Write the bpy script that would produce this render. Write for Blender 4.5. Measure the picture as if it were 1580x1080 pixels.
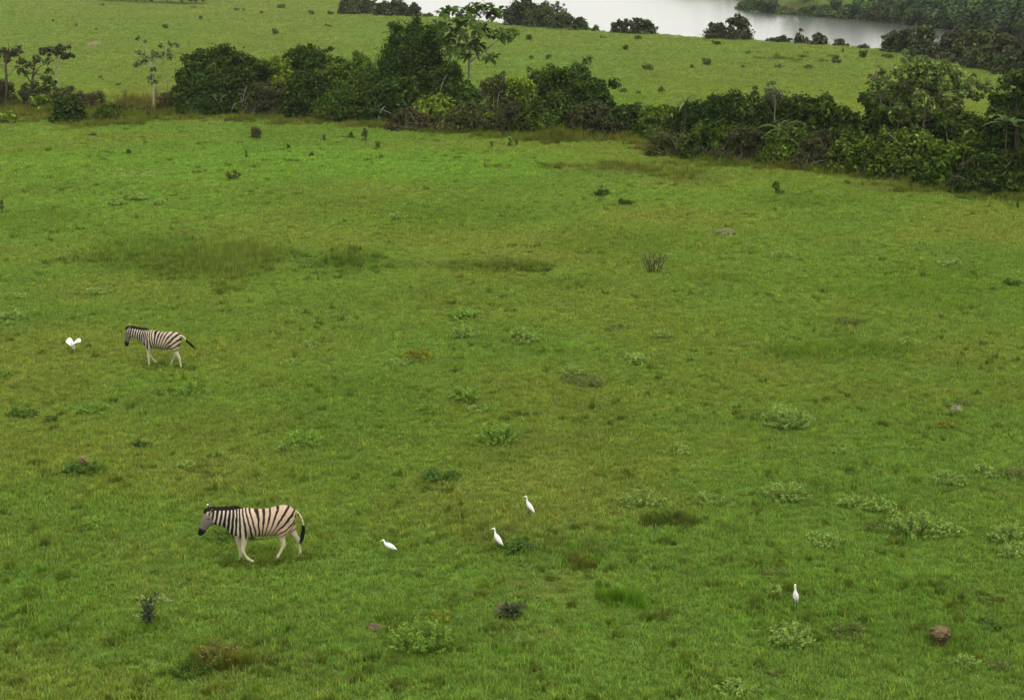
import bpy, math, random
import numpy as np
from mathutils import Vector, Matrix, Euler

# ------------------------------------------------------------------ camera, sky, sun, exposure
S = bpy.context.scene
for o in list(bpy.data.objects):
    bpy.data.objects.remove(o)
COL = S.collection
CAM_H, FPX, PITCH = 13.5, 2400.0, math.radians(15.09)
cam_d = bpy.data.cameras.new('camera'); cam = bpy.data.objects.new('camera', cam_d); COL.objects.link(cam)
cam.location = (0, 0, CAM_H); cam.rotation_euler = (math.pi / 2 - PITCH, 0, 0)
cam_d.sensor_width = 36.0; cam_d.lens = FPX / 1580 * 36; cam_d.clip_start = 0.5; cam_d.clip_end = 9000
S.camera = cam
SUN_EL, SUN_AZ = math.radians(62), math.radians(140)      # azimuth measured from +Y (view direction) clockwise
W = bpy.data.worlds.new('World'); S.world = W; W.use_nodes = True
wn, wl = W.node_tree.nodes, W.node_tree.links
wn.clear()
sky = wn.new('ShaderNodeTexSky'); sky.sky_type = 'NISHITA'; sky.sun_disc = False
sky.sun_elevation = SUN_EL; sky.sun_rotation = SUN_AZ; sky.dust_density = 3.0
mixs = wn.new('ShaderNodeMix'); mixs.data_type = 'RGBA'; mixs.inputs[0].default_value = 0.93
mixs.inputs[7].default_value = (14.6, 14.3, 13.6, 1)       # even overcast cloud layer
bg = wn.new('ShaderNodeBackground'); bg.inputs[1].default_value = 0.1
wo = wn.new('ShaderNodeOutputWorld')
wl.new(sky.outputs[0], mixs.inputs[6]); wl.new(mixs.outputs[2], bg.inputs[0]); wl.new(bg.outputs[0], wo.inputs[0])
sl = bpy.data.lights.new('sun', 'SUN'); sl.energy = 1.5; sl.angle = math.radians(28); sl.color = (1, .96, .9)
so = bpy.data.objects.new('sun', sl); COL.objects.link(so)
sd = Vector((math.sin(SUN_AZ) * math.cos(SUN_EL), math.cos(SUN_AZ) * math.cos(SUN_EL), math.sin(SUN_EL)))
so.rotation_euler = sd.to_track_quat('Z', 'Y').to_euler(); so.location = (0, -20, 60)
S.view_settings.view_transform = 'Standard'; S.view_settings.look = 'None'
S.view_settings.gamma = 1; S.view_settings.use_curve_mapping = False
S.view_settings.exposure = 0.27

# ------------------------------------------------------------------ small maths
def vnoise(x, y, seed=0):
    x = np.asarray(x, float); y = np.asarray(y, float)
    xi = np.floor(x).astype(np.int64); yi = np.floor(y).astype(np.int64)
    fx = x - xi; fy = y - yi
    fx = fx * fx * (3 - 2 * fx); fy = fy * fy * (3 - 2 * fy)
    def h(a, b):
        n = (a * 374761393 + b * 668265263 + seed * 974711) & 0x7fffffff
        n = ((n ^ (n >> 13)) * 1274126177) & 0x7fffffff
        n = ((n ^ (n >> 16)) * 1103515245 + 12345) & 0x7fffffff
        return ((n >> 8) & 0xffff) / 65535.0
    return (h(xi, yi) * (1 - fx) + h(xi + 1, yi) * fx) * (1 - fy) + (h(xi, yi + 1) * (1 - fx) + h(xi + 1, yi + 1) * fx) * fy
def fbm(x, y, seed=0, o=3):
    a, t, w = 1.0, 0.0, 0.0
    for i in range(o):
        t = t + a * vnoise(x * 2 ** i, y * 2 ** i, seed + i * 17); w += a; a *= .5
    return t / w
def sstep(a, b, x):
    t = np.clip((x - a) / (b - a), 0, 1); return t * t * (3 - 2 * t)
def norm(v):
    return v / np.maximum(np.linalg.norm(v, axis=-1, keepdims=True), 1e-9)

# lake basin: crest of the meadow on the near side, crest of the wooded bank on the far side
BASIN = np.array([(400, 62), (160, 98), (92, 113), (58, 128), (47, 146), (46.5, 168), (40, 189), (22, 206), (5.6, 224), (-6, 241),
                  (-16, 259), (-26, 290), (-36, 330), (-60, 420), (-200, 600), (-900, 900), (-1600, 1150), (-1600, 1500),
                  (-600, 1450), (-180, 1080), (30, 740), (50, 560), (55, 490), (70, 462), (74, 425), (70, 390), (99, 310), (103, 276),
                  (120, 242), (162, 207), (240, 182), (420, 152)], float)
def basin_sd(x, y):
    d = np.full(x.shape, 1e9); inside = np.zeros(x.shape, bool)
    n = len(BASIN)
    for i in range(n):
        ax, ay = BASIN[i]; bx, by = BASIN[(i + 1) % n]
        ex, ey = bx - ax, by - ay
        t = np.clip(((x - ax) * ex + (y - ay) * ey) / (ex * ex + ey * ey), 0, 1)
        d = np.minimum(d, np.hypot(x - ax - t * ex, y - ay - t * ey))
        c = (ay > y) != (by > y)
        with np.errstate(divide='ignore', invalid='ignore'):
            xi = (bx - ax) * (y - ay) / (by - ay + 1e-12) + ax
        inside ^= c & (x < xi)
    return np.where(inside, d, -d)
LAKE_Z = -5.0
def terrain(x, y):
    x = np.atleast_1d(np.asarray(x, float)); y = np.atleast_1d(np.asarray(y, float))
    z = .22 * (fbm(x * .045, y * .07, 3) - .5) + .10 * (fbm(x * .22, y * .3, 9) - .5)
    z = z + .045 * (vnoise(x * 1.1, y * 1.3, 21) - .5)
    z = z + .9 * sstep(140, 320, y) * (fbm(x * .012 + 3, y * .012, 5) - .5)
    s = basin_sd(x, y)
    z = np.where(s > 0, z * np.exp(-np.maximum(s, 0) / 8) - 7.2 * np.clip(s / 16, 0, 1) ** 1.25, z)
    far = sstep(350, 430, y + .9 * x) * (y > 200)
    z = z + far * (s < 0) * (6 * (1 - np.exp(np.minimum(s, 0) / 90)) + 6 * (fbm(x * .004, y * .004, 31) - .3) * sstep(40, 300, -s))
    return z
SP, CP = math.sin(PITCH), math.cos(PITCH)
def at(px, py):
    """point of the ground seen at a spot of the picture, and metres per picture pixel there"""
    a, b = (px - 790) / FPX, -(py - 540) / FPX
    d = Vector((a, CP + b * SP, -SP + b * CP))
    z = 0.0
    for _ in range(6):
        t = (z - CAM_H) / d.z
        z = float(terrain(d.x * t, d.y * t)[0])
    return d.x * t, d.y * t, z, t / FPX
def at_shore(px, py):
    for k in range(80):
        q = at(px, py + k * .5)
        if float(basin_sd(np.array([q[0]]), np.array([q[1]]))[0]) < 1.0: break
    return q
def project(x, y, z):
    dz = z - CAM_H
    dep = y * CP - dz * SP; up = y * SP + dz * CP
    return 790 + FPX * x / dep, 540 - FPX * up / dep

# ------------------------------------------------------------------ object helpers
def mesh_np(name, V, F, mat=None, cols=None, smooth=False):
    V = np.asarray(V, np.float32); me = bpy.data.meshes.new(name)
    if isinstance(F, np.ndarray):
        k = F.shape[1]; n = len(F)
        me.vertices.add(len(V)); me.vertices.foreach_set('co', V.ravel())
        me.loops.add(n * k); me.loops.foreach_set('vertex_index', F.astype(np.int32).ravel())
        me.polygons.add(n); me.polygons.foreach_set('loop_start', np.arange(0, n * k, k, dtype=np.int32))
        me.update(calc_edges=True)
    else:
        me.from_pydata(V.tolist(), [], F); me.update()
    if cols is not None:
        c = np.ones((len(V), 4), np.float32); c[:, :3] = cols
        at_ = me.color_attributes.new('tint', 'FLOAT_COLOR', 'POINT'); at_.data.foreach_set('color', c.ravel())
    if smooth:
        me.polygons.foreach_set('use_smooth', np.ones(len(me.polygons), bool))
    if mat: me.materials.append(mat)
    return me
def link(name, me, parent=None, loc=None, rot=None):
    o = bpy.data.objects.new(name, me); COL.objects.link(o)
    if parent: o.parent = parent
    if loc is not None: o.location = loc
    if rot is not None: o.rotation_euler = rot
    return o
def tag(o, label, cat, group=None):
    o['label'] = label; o['category'] = cat
    if group: o['group'] = group
    return o
def thing(name, label, cat, loc, rz=0, group=None, scale=1.0):
    o = bpy.data.objects.new(name, None); COL.objects.link(o)
    o.location = loc; o.rotation_euler = (0, 0, rz); o.scale = (scale,) * 3
    o.empty_display_size = .2
    return tag(o, label, cat, group)

class Buf:
    """collects triangles and quads of one mesh"""
    def __init__(s): s.v, s.f, s.c, s.n = [], [], [], 0
    def add(s, V, F, C=None):
        V = np.asarray(V, float); F = np.asarray(F, np.int64)
        if F.shape[1] == 4: F = np.concatenate([F[:, [0, 1, 2]], F[:, [0, 2, 3]]])
        s.v.append(V); s.f.append(F + s.n); s.n += len(V)
        s.c.append(np.broadcast_to(np.asarray(C if C is not None else (1, 1, 1), float), (len(V), 3)))
    def mesh(s, name, mat, smooth=False):
        return mesh_np(name, np.concatenate(s.v), np.concatenate(s.f), mat, np.concatenate(s.c), smooth)

def loft(centres, U, V, n=14):
    """closed tube through rings centre + cos*U + sin*V"""
    c = np.asarray(centres, float); U = np.asarray(U, float); V = np.asarray(V, float); m = len(c)
    a = np.linspace(0, 2 * np.pi, n, endpoint=False)
    P = c[:, None] + np.cos(a)[None, :, None] * U[:, None] + np.sin(a)[None, :, None] * V[:, None]
    P = P.reshape(-1, 3)
    i = np.arange(m - 1)[:, None] * n; j = np.arange(n)[None, :]; k = (j + 1) % n
    F = np.stack([i + j, i + k, i + n + k, i + n + j], -1).reshape(-1, 4)
    F = np.concatenate([F[:, [0, 1, 2]], F[:, [0, 2, 3]]])
    P = np.concatenate([P, c[:1], c[-1:]])
    jj = np.arange(n); kk = (jj + 1) % n
    F = np.concatenate([F, np.stack([np.full(n, m * n), kk, jj], -1), np.stack([np.full(n, m * n + 1), (m - 1) * n + jj, (m - 1) * n + kk], -1)])
    return P, F
def tube(pts, r, n=6, side=None, flat=None):
    p = np.asarray(pts, float); m = len(p)
    r = np.broadcast_to(np.asarray(r, float), (m,)); r2 = r if flat is None else np.broadcast_to(np.asarray(flat, float), (m,))
    t = norm(np.gradient(p, axis=0))
    s = np.asarray(side if side is not None else (.37, .91, .17), float)
    u = norm(np.cross(t, s[None])); w = np.cross(t, u)
    return loft(p, u * r[:, None], w * r2[:, None], n)
def spline(pts, k=6):
    """Catmull-Rom through rows of any width"""
    p = np.asarray(pts, float); q = np.concatenate([2 * p[:1] - p[1:2], p, 2 * p[-1:] - p[-2:-1]])
    out = []
    for i in range(1, len(q) - 2):
        for t in np.linspace(0, 1, k, endpoint=False):
            a, b, c, d = q[i - 1], q[i], q[i + 1], q[i + 2]
            out.append(.5 * (2 * b + (c - a) * t + (2 * a - 5 * b + 4 * c - d) * t * t + (3 * b - a - 3 * c + d) * t ** 3))
    out.append(p[-1])
    return np.array(out)

# ------------------------------------------------------------------ materials
def new_mat(name):
    m = bpy.data.materials.new(name); m.use_nodes = True
    nt = m.node_tree; nt.nodes.clear()
    return m, nt.nodes, nt.links
def leaf_material(name, transl=.3, gloss=.06, rough=.45, instancer=False, tipmul=None):
    m, N, L = new_mat(name)
    a = N.new('ShaderNodeAttribute'); a.attribute_name = 'tint'
    col = a.outputs['Color']
    if instancer:
        b = N.new('ShaderNodeAttribute'); b.attribute_type = 'INSTANCER'; b.attribute_name = 'gtint'
        mx = N.new('ShaderNodeMix'); mx.data_type = 'RGBA'; mx.blend_type = 'MULTIPLY'; mx.inputs[0].default_value = 1
        L.new(col, mx.inputs[6]); L.new(b.outputs['Color'], mx.inputs[7]); col = mx.outputs[2]
    d = N.new('ShaderNodeBsdfDiffuse'); t = N.new('ShaderNodeBsdfTranslucent'); g = N.new('ShaderNodeBsdfGlossy')
    g.inputs['Roughness'].default_value = rough; g.inputs['Color'].default_value = (1, 1, 1, 1)
    ms = N.new('ShaderNodeMixShader'); ms.inputs[0].default_value = transl
    mg = N.new('ShaderNodeMixShader'); mg.inputs[0].default_value = gloss
    out = N.new('ShaderNodeOutputMaterial')
    hs = N.new('ShaderNodeHueSaturation'); hs.inputs['Hue'].default_value = .49; hs.inputs['Value'].default_value = 1.15
    L.new(col, hs.inputs['Color']); L.new(col, d.inputs[0]); L.new(hs.outputs[0], t.inputs[0])
    L.new(d.outputs[0], ms.inputs[1]); L.new(t.outputs[0], ms.inputs[2])
    L.new(ms.outputs[0], mg.inputs[1]); L.new(g.outputs[0], mg.inputs[2]); L.new(mg.outputs[0], out.inputs[0])
    return m
def surf_material(name, col=None, rough=.7, spec=.3, noise=0, nscale=30, bump=0):
    """principled, colour from the tint attribute unless given, broken up by noise"""
    m, N, L = new_mat(name)
    p = N.new('ShaderNodeBsdfPrincipled'); out = N.new('ShaderNodeOutputMaterial'); L.new(p.outputs[0], out.inputs[0])
    p.inputs['Roughness'].default_value = rough; p.inputs['Specular IOR Level'].default_value = spec
    if col is None:
        a = N.new('ShaderNodeAttribute'); a.attribute_name = 'tint'; c = a.outputs['Color']
    else:
        r = N.new('ShaderNodeRGB'); r.outputs[0].default_value = (*col, 1); c = r.outputs[0]
    if noise or bump:
        tc = N.new('ShaderNodeTexCoord'); nz = N.new('ShaderNodeTexNoise'); nz.inputs['Scale'].default_value = nscale; nz.inputs['Detail'].default_value = 4
        L.new(tc.outputs['Object'], nz.inputs['Vector'])
    if noise:
        mr = N.new('ShaderNodeMapRange'); mr.inputs[3].default_value = 1 - noise; mr.inputs[4].default_value = 1 + noise
        mr.inputs[1].default_value = .25; mr.inputs[2].default_value = .75
        L.new(nz.outputs[0], mr.inputs[0])
        mx = N.new('ShaderNodeMix'); mx.data_type = 'RGBA'; mx.blend_type = 'MULTIPLY'; mx.inputs[0].default_value = 1
        L.new(c, mx.inputs[6]); L.new(mr.outputs[0], mx.inputs[7]); c = mx.outputs[2]
    if bump:
        b = N.new('ShaderNodeBump'); b.inputs['Strength'].default_value = bump; b.inputs['Distance'].default_value = .02
        L.new(nz.outputs[0], b.inputs['Height']); L.new(b.outputs[0], p.inputs['Normal'])
    L.new(c, p.inputs['Base Color'])
    return m
M_LEAF = leaf_material('leaf', .28, .003, .35)
M_WEED = leaf_material('weed_leaf', .35, .008)
M_GRASS = leaf_material('grass_blade', .35, .002, .5, True)
M_BARK = surf_material('bark', None, .9, .1, .3, 6)
M_EARTH = surf_material('termite_earth', None, .95, .1, .55, 11, 1.0)
M_COAT = surf_material('zebra_coat', None, .75, .10, .06, 40)
M_HAIR = surf_material('zebra_hair', None, .8, .08)
M_EYE = surf_material('eye_dark', (.01, .008, .006), .15, .6)
M_FEATHER = surf_material('white_feather', (.70, .70, .66), .7, .2, .04, 30)
M_BILL = surf_material('bill_yellow', (.62, .38, .06), .5, .3)
M_SHANK = surf_material('bird_leg', (.05, .05, .035), .6, .3)

# ------------------------------------------------------------------ colour of the sward
OLIVE, LUSH, DRY, DARK = [np.array(c) for c in ((.143, .198, .029), (.112, .198, .028), (.175, .190, .048), (.090, .135, .021))]
PATCH = []      # x, y, rx, ry, colour, strength, height factor
def patch(px, py, wpx, hpx, col, k, hf=1.0):
    x, y, z, m = at(px, py); x0, y0, _, _ = at(px, py - hpx / 2); x1, y1, _, _ = at(px, py + hpx / 2)
    PATCH.append((x, y, wpx / 2 * m, max(.15, (y0 - y1) / 2), np.array(col) * (1 if col is BRIGHT else np.array((.82, 1.05, .72))), k, hf))
BRIGHT = (.122, .236, .028)
patch(420, 255, 1000, 60, BRIGHT, .75); patch(700, 250, 420, 30, BRIGHT, .6); patch(150, 320, 420, 60, BRIGHT, .4)
patch(1180, 300, 600, 40, BRIGHT, .3); patch(1100, 255, 300, 20, BRIGHT, .35)
patch(300, 405, 290, 50, (.105, .135, .024), .7, 1.9); patch(215, 385, 160, 36, (.10, .135, .02), .6, 1.9); patch(360, 410, 110, 62, (.13, .14, .03), .6, 1.9)
patch(540, 403, 75, 30, (.075, .12, .016), .8, 2.0); patch(770, 412, 170, 16, (.09, .115, .02), .7, 1.8)
patch(880, 438, 120, 8, (.08, .11, .02), .6, 1.6); patch(1310, 540, 240, 26, (.09, .14, .018), .6, 1.7)
patch(1220, 545, 120, 18, (.09, .14, .018), .5, 1.7); patch(1100, 430, 90, 16, (.09, .13, .018), .5, 1.5)
patch(205, 268, 110, 7, (.22, .19, .10), .8, .4); patch(60, 340, 150, 40, (.12, .15, .028), .5, 1.4)
patch(950, 262, 210, 20, (.16, .155, .05), .6, 2.0); patch(1060, 275, 90, 20, (.16, .15, .055), .5, 1.8)
patch(1250, 310, 200, 14, (.10, .15, .025), .6, 1.6); patch(1450, 290, 260, 16, (.17, .14, .05), .6, 2.0)
patch(960, 380, 260, 60, (.115, .16, .024), .5, 1.2); patch(680, 330, 300, 50, (.115, .16, .024), .4, 1.2); patch(1420, 440, 330, 70, (.12, .165, .022), .5, 1.2)
patch(810, 985, 60, 22, (.27, .20, .09), .7, .5); patch(520, 620, 300, 100, (.10, .16, .026), .35)
patch(850, 905, 200, 60, (.19, .16, .06), .35, .8); patch(340, 660, 260, 70, (.14, .16, .035), .4); patch(330, 740, 150, 40, (.17, .15, .05), .35, .8)
patch(900, 850, 90, 16, (.10, .10, .03), .6, 1.5); patch(380, 1030, 130, 60, (.17, .15, .06), .4, 1.0)
patch(640, 690, 460, 160, (.11, .165, .028), .3); patch(1300, 930, 420, 120, (.10, .16, .022), .4); patch(1490, 1000, 130, 60, (.09, .15, .02), .4)
patch(70, 760, 240, 60, (.095, .165, .025), .35); patch(60, 930, 240, 120, (.10, .17, .026), .3)
patch(1210, 94, 100, 8, (.13, .12, .04), .7, 1.2); patch(145, 69, 60, 6, (.16, .12, .07), .6)
patch(250, 6, 600, 10, (.20, .18, .08), .6); patch(440, 18, 220, 30, (.18, .17, .05), .5); patch(120, 66, 260, 8, (.14, .15, .05), .4)
def tint(x, y):
    n1 = fbm(x * .028, y * .045, 41); n2 = fbm(x * .13, y * .2, 53); n3 = fbm(x * .55, y * .75, 67)
    k = sstep(.36, .66, n1 * .55 + n2 * .45)[..., None]
    c = OLIVE * k + LUSH * (1 - k)
    d = sstep(.60, .80, n2 * .5 + n3 * .5)[..., None] * .32
    c = c * (1 - d) + DRY * d
    g = sstep(.60, .78, fbm(x * .35 + 9, y * .5, 71) * .6 + n3 * .4)[..., None] * .55
    c = c * (1 - g) + DARK * g
    hf = .72 + .75 * fbm(x * .4, y * .5, 83) * 1.0
    for (cx, cy, rx, ry, col, s, h) in PATCH:
        q = ((x - cx) / rx) ** 2 + ((y - cy) / ry) ** 2
        m = q < 4.0
        if not m.any(): continue
        w = sstep(1.5, .25, q[m] + (n3[m] - .5) * 1.1)
        c[m] = c[m] * (1 - (w * s)[..., None]) + col * (w * s)[..., None]
        hf[m] = hf[m] * (1 + w * (h - 1))
    far = sstep(115, 170, y)[..., None] * .75
    c = c * (1 - far) + (c * .2 + np.array((.124, .188, .040)) * .8) * far
    return c, hf

# ------------------------------------------------------------------ ground, lake
def axis(lo, hi, step, out, grow=1.18):
    a = list(np.arange(lo, hi, step)); s, v = step, a[-1]
    while v < out[1]: s *= grow; v += s; a.append(v)
    s, v, b = step, a[0], []
    while v > out[0]: s *= grow; v -= s; b.append(v)
    return np.array(b[::-1] + a)
gx = axis(-55, 56, .62, (-4200, 4200), 1.09); gy = axis(14, 135, .55, (-900, 6000), 1.035)
X, Y = np.meshgrid(gx, gy); Z = terrain(X.ravel(), Y.ravel())
nx, ny = len(gx), len(gy)
ii = (np.arange(ny - 1)[:, None] * nx + np.arange(nx - 1)[None, :])
GF = np.stack([ii, ii + 1, ii + nx + 1, ii + nx], -1).reshape(-1, 4)
gc, _ = tint(X.ravel(), Y.ravel())
ssd = basin_sd(X.ravel(), Y.ravel())
fw = (sstep(350, 430, Y.ravel() + .9 * X.ravel()) * (Y.ravel() > 200) * (ssd < 3))[:, None]
gc = gc * (1 - fw) + np.array((.10, .15, .025)) * fw
bank = sstep(5, 12, ssd)[:, None]
gc = gc * (1 - bank) + np.array((.09, .075, .04)) * bank
m, N, L = new_mat('meadow_sward')
a = N.new('ShaderNodeAttribute'); a.attribute_name = 'tint'
geo = N.new('ShaderNodeNewGeometry')
p = N.new('ShaderNodeBsdfPrincipled'); p.inputs['Roughness'].default_value = .95; p.inputs['Specular IOR Level'].default_value = .05
out = N.new('ShaderNodeOutputMaterial'); L.new(p.outputs[0], out.inputs[0])
col = a.outputs['Color']
for sc, det, lo, hi, rl, rh in ((.5, 5, .3, .7, .74, 1.22), (2.3, 4, .3, .72, .72, 1.25), (9.0, 4, .32, .7, .62, 1.3)):
    nz = N.new('ShaderNodeTexNoise'); nz.inputs['Scale'].default_value = sc; nz.inputs['Detail'].default_value = det
    L.new(geo.outputs['Position'], nz.inputs['Vector'])
    mr = N.new('ShaderNodeMapRange'); mr.inputs[1].default_value = lo; mr.inputs[2].default_value = hi; mr.inputs[3].default_value = rl; mr.inputs[4].default_value = rh
    L.new(nz.outputs[0], mr.inputs[0])
    mx = N.new('ShaderNodeMix'); mx.data_type = 'RGBA'; mx.blend_type = 'MULTIPLY'; mx.inputs[0].default_value = 1
    L.new(col, mx.inputs[6]); L.new(mr.outputs[0], mx.inputs[7]); col = mx.outputs[2]
b = N.new('ShaderNodeBump'); b.inputs['Strength'].default_value = .8; b.inputs['Distance'].default_value = .06
L.new(nz.outputs[0], b.inputs['Height']); L.new(b.outputs[0], p.inputs['Normal']); L.new(col, p.inputs['Base Color'])
M_GROUND = m
g = link('ground', mesh_np('ground', np.stack([X.ravel(), Y.ravel(), Z], -1), GF, M_GROUND, gc * .66, True)); g['kind'] = 'structure'

m, N, L = new_mat('lake_water')
p = N.new('ShaderNodeBsdfPrincipled'); p.inputs['Base Color'].default_value = (.05, .06, .045, 1)
p.inputs['Roughness'].default_value = .19; p.inputs['IOR'].default_value = 1.333
nz = N.new('ShaderNodeTexNoise'); nz.inputs['Scale'].default_value = .5; nz.inputs['Detail'].default_value = 3
geo = N.new('ShaderNodeNewGeometry'); L.new(geo.outputs['Position'], nz.inputs['Vector'])
b = N.new('ShaderNodeBump'); b.inputs['Strength'].default_value = .05; b.inputs['Distance'].default_value = .05
L.new(nz.outputs[0], b.inputs['Height']); L.new(b.outputs[0], p.inputs['Normal'])
out = N.new('ShaderNodeOutputMaterial'); L.new(p.outputs[0], out.inputs[0])
import bmesh
bm = bmesh.new()
bm.faces.new([bm.verts.new((x, y, LAKE_Z)) for x, y in BASIN]); bmesh.ops.triangulate(bm, faces=bm.faces[:])
bmesh.ops.recalc_face_normals(bm, faces=bm.faces[:])
me = bpy.data.meshes.new('lake'); bm.to_mesh(me); bm.free(); me.materials.append(m)
if me.polygons[0].normal.z < 0: me.flip_normals()
o = link('lake', me); o['kind'] = 'structure'

# ------------------------------------------------------------------ grass (stuff)
rng = np.random.default_rng(7)
def blades(n, rad, h0, h1, w, r, clump=0.0, seed=0, seedhead=0.0, bend=.5):
    """one patch of curved tapering blades, two or three triangles each"""
    if clump:
        k = max(3, int(n / 26)); cc = r.uniform(-rad, rad, (k, 2)); w_ = r.uniform(.4, 1.25, k)
        w_[r.random(k) < .12] *= 1.5
        id_ = r.integers(0, k, n); xy = cc[id_] + r.normal(0, clump, (n, 2)); hm = w_[id_]
        ct = r.uniform(.72, 1.25, (k, 1)) * np.stack([r.uniform(.9, 1.2, k), np.ones(k), r.uniform(.8, 1.2, k)], -1)
        ct = ct[id_]
    else:
        q = rad * np.sqrt(r.random(n)); an = r.uniform(0, 6.283, n); xy = np.stack([q * np.cos(an), q * np.sin(an)], -1)
        hm = np.ones(n); ct = np.ones((n, 3))
    xy_l = np.hypot(xy[:, 0], xy[:, 1]); xy = xy * np.minimum(1, rad * 1.15 / np.maximum(xy_l, 1e-6))[:, None]
    an = r.uniform(0, 6.283, n); h = r.uniform(h0, h1, n) * hm; ww = w * r.uniform(.6, 1.3, n)
    dx, dy = np.cos(an), np.sin(an); lean = r.uniform(.15, 1.0, n) * bend * h
    base = np.stack([xy[:, 0], xy[:, 1], np.full(n, -.02)], -1)
    sx = np.stack([-dy, dx, np.zeros(n)], -1) * ww[:, None] * .5
    mid = base + np.stack([dx * lean * .35, dy * lean * .35, h * .62], -1)
    tip = base + np.stack([dx * lean, dy * lean, h], -1)
    V = np.stack([base - sx, base + sx, mid + sx * .8, mid - sx * .8, tip], 1).reshape(-1, 3)
    o = np.arange(n)[:, None] * 5
    F = np.concatenate([o + [[0, 1, 2]], o + [[0, 2, 3]], o + [[3, 2, 4]]])
    bri = r.uniform(.80, 1.20, n)[:, None] * ct
    dead = r.random(n) < .07
    bri[dead] = bri[dead] * np.array((1.4, 1.15, 1.3))
    C = np.repeat(bri[:, None], 5, 1)
    if seedhead:
        sh = r.random(n) < seedhead
        C[sh, 4] *= np.array((1.45, 1.2, 1.2)); C[sh, 2:4] *= np.array((1.12, 1.0, 1.0))
    return V, F, C.reshape(-1, 3)
def scatter(name, sources, pts, rot, scl, idx, cols):
    me = bpy.data.meshes.new(name); me.vertices.add(len(pts)); me.vertices.foreach_set('co', np.asarray(pts, np.float32).ravel())
    for nm, ty, key, arr in (('rot', 'FLOAT_VECTOR', 'vector', rot), ('scl', 'FLOAT_VECTOR', 'vector', scl), ('gtint', 'FLOAT_VECTOR', 'vector', cols), ('idx', 'INT', 'value', idx)):
        at_ = me.attributes.new(nm, ty, 'POINT')
        at_.data.foreach_set(key, np.asarray(arr, np.int32 if ty == 'INT' else np.float32).ravel())
    me.update()
    ob = link(name, me); ob['kind'] = 'stuff'
    ng = bpy.data.node_groups.new(name, 'GeometryNodeTree')
    ng.interface.new_socket('Geometry', in_out='INPUT', socket_type='NodeSocketGeometry')
    ng.interface.new_socket('Geometry', in_out='OUTPUT', socket_type='NodeSocketGeometry')
    n, l = ng.nodes, ng.links
    gi = n.new('NodeGroupInput'); go = n.new('NodeGroupOutput'); jg = n.new('GeometryNodeJoinGeometry')
    for s in sources:
        oi = n.new('GeometryNodeObjectInfo'); oi.inputs['Object'].default_value = s
        gt = n.new('GeometryNodeGeometryToInstance'); l.new(oi.outputs['Geometry'], gt.inputs[0]); l.new(gt.outputs[0], jg.inputs[0])
    ip = n.new('GeometryNodeInstanceOnPoints'); ip.inputs['Pick Instance'].default_value = True
    def na(nm, ty):
        q = n.new('GeometryNodeInputNamedAttribute'); q.data_type = ty; q.inputs['Name'].default_value = nm
        return [s for s in q.outputs if s.enabled][0]
    l.new(gi.outputs[0], ip.inputs['Points']); l.new(jg.outputs[0], ip.inputs['Instance'])
    l.new(na('idx', 'INT'), ip.inputs['Instance Index']); l.new(na('scl', 'FLOAT_VECTOR'), ip.inputs['Scale'])
    e2r = n.new('FunctionNodeEulerToRotation'); l.new(na('rot', 'FLOAT_VECTOR'), e2r.inputs[0]); l.new(e2r.outputs[0], ip.inputs['Rotation'])
    l.new(ip.outputs[0], go.inputs[0])
    md = ob.modifiers.new('scatter', 'NODES'); md.node_group = ng
    return ob
def source(name, V, F, C):
    return bpy.data.objects.new(name, mesh_np(name, V, F, M_GRASS, C))
SHORT = [source('grass_patch', *blades(820, .62, .03, .105, .016, np.random.default_rng(100 + i), .06, bend=.95)) for i in range(7)]
TALL = [source('tall_grass_patch', *blades(300, .5, .30, .75, .022, np.random.default_rng(200 + i), .10, seedhead=.45, bend=.45)) for i in range(4)]

def frustum_points(y0, y1, spacing, grow, r, margin=1.14):
    pts = []; y = y0
    while y < y1:
        s = spacing * max(1, y / 45.0) ** grow
        hw = (.3292 * (y * CP + CAM_H * SP)) * margin + 9.0 * max(0.0, 1 - y / 150)
        n = int(2 * hw / s)
        xs = -hw + (np.arange(n) + r.uniform(0, 1, n)) * s; ys = y + r.uniform(-.5, .5, n) * s
        pts.append(np.stack([xs, ys, np.full(n, s / spacing)], -1)); y += s
    return np.concatenate(pts)
P = frustum_points(17.5, 335, .47, .86, rng)
sd_ = basin_sd(P[:, 0], P[:, 1]); P = P[sd_ < 3.5]
pc, ph = tint(P[:, 0], P[:, 1])
n = len(P)
hsc = ph * rng.uniform(.75, 1.25, n) * np.minimum(1 + .22 * (P[:, 2] - 1), 1.8)
scl = np.stack([P[:, 2], P[:, 2], hsc], -1)
rot = np.stack([np.zeros(n), np.zeros(n), rng.uniform(0, 6.283, n)], -1)
pc = pc * rng.uniform(.88, 1.12, (n, 1))
scatter('grass', SHORT, np.stack([P[:, 0], P[:, 1], terrain(P[:, 0], P[:, 1])], -1), rot, scl, rng.integers(0, 7, n), pc * 1.28)

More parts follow.
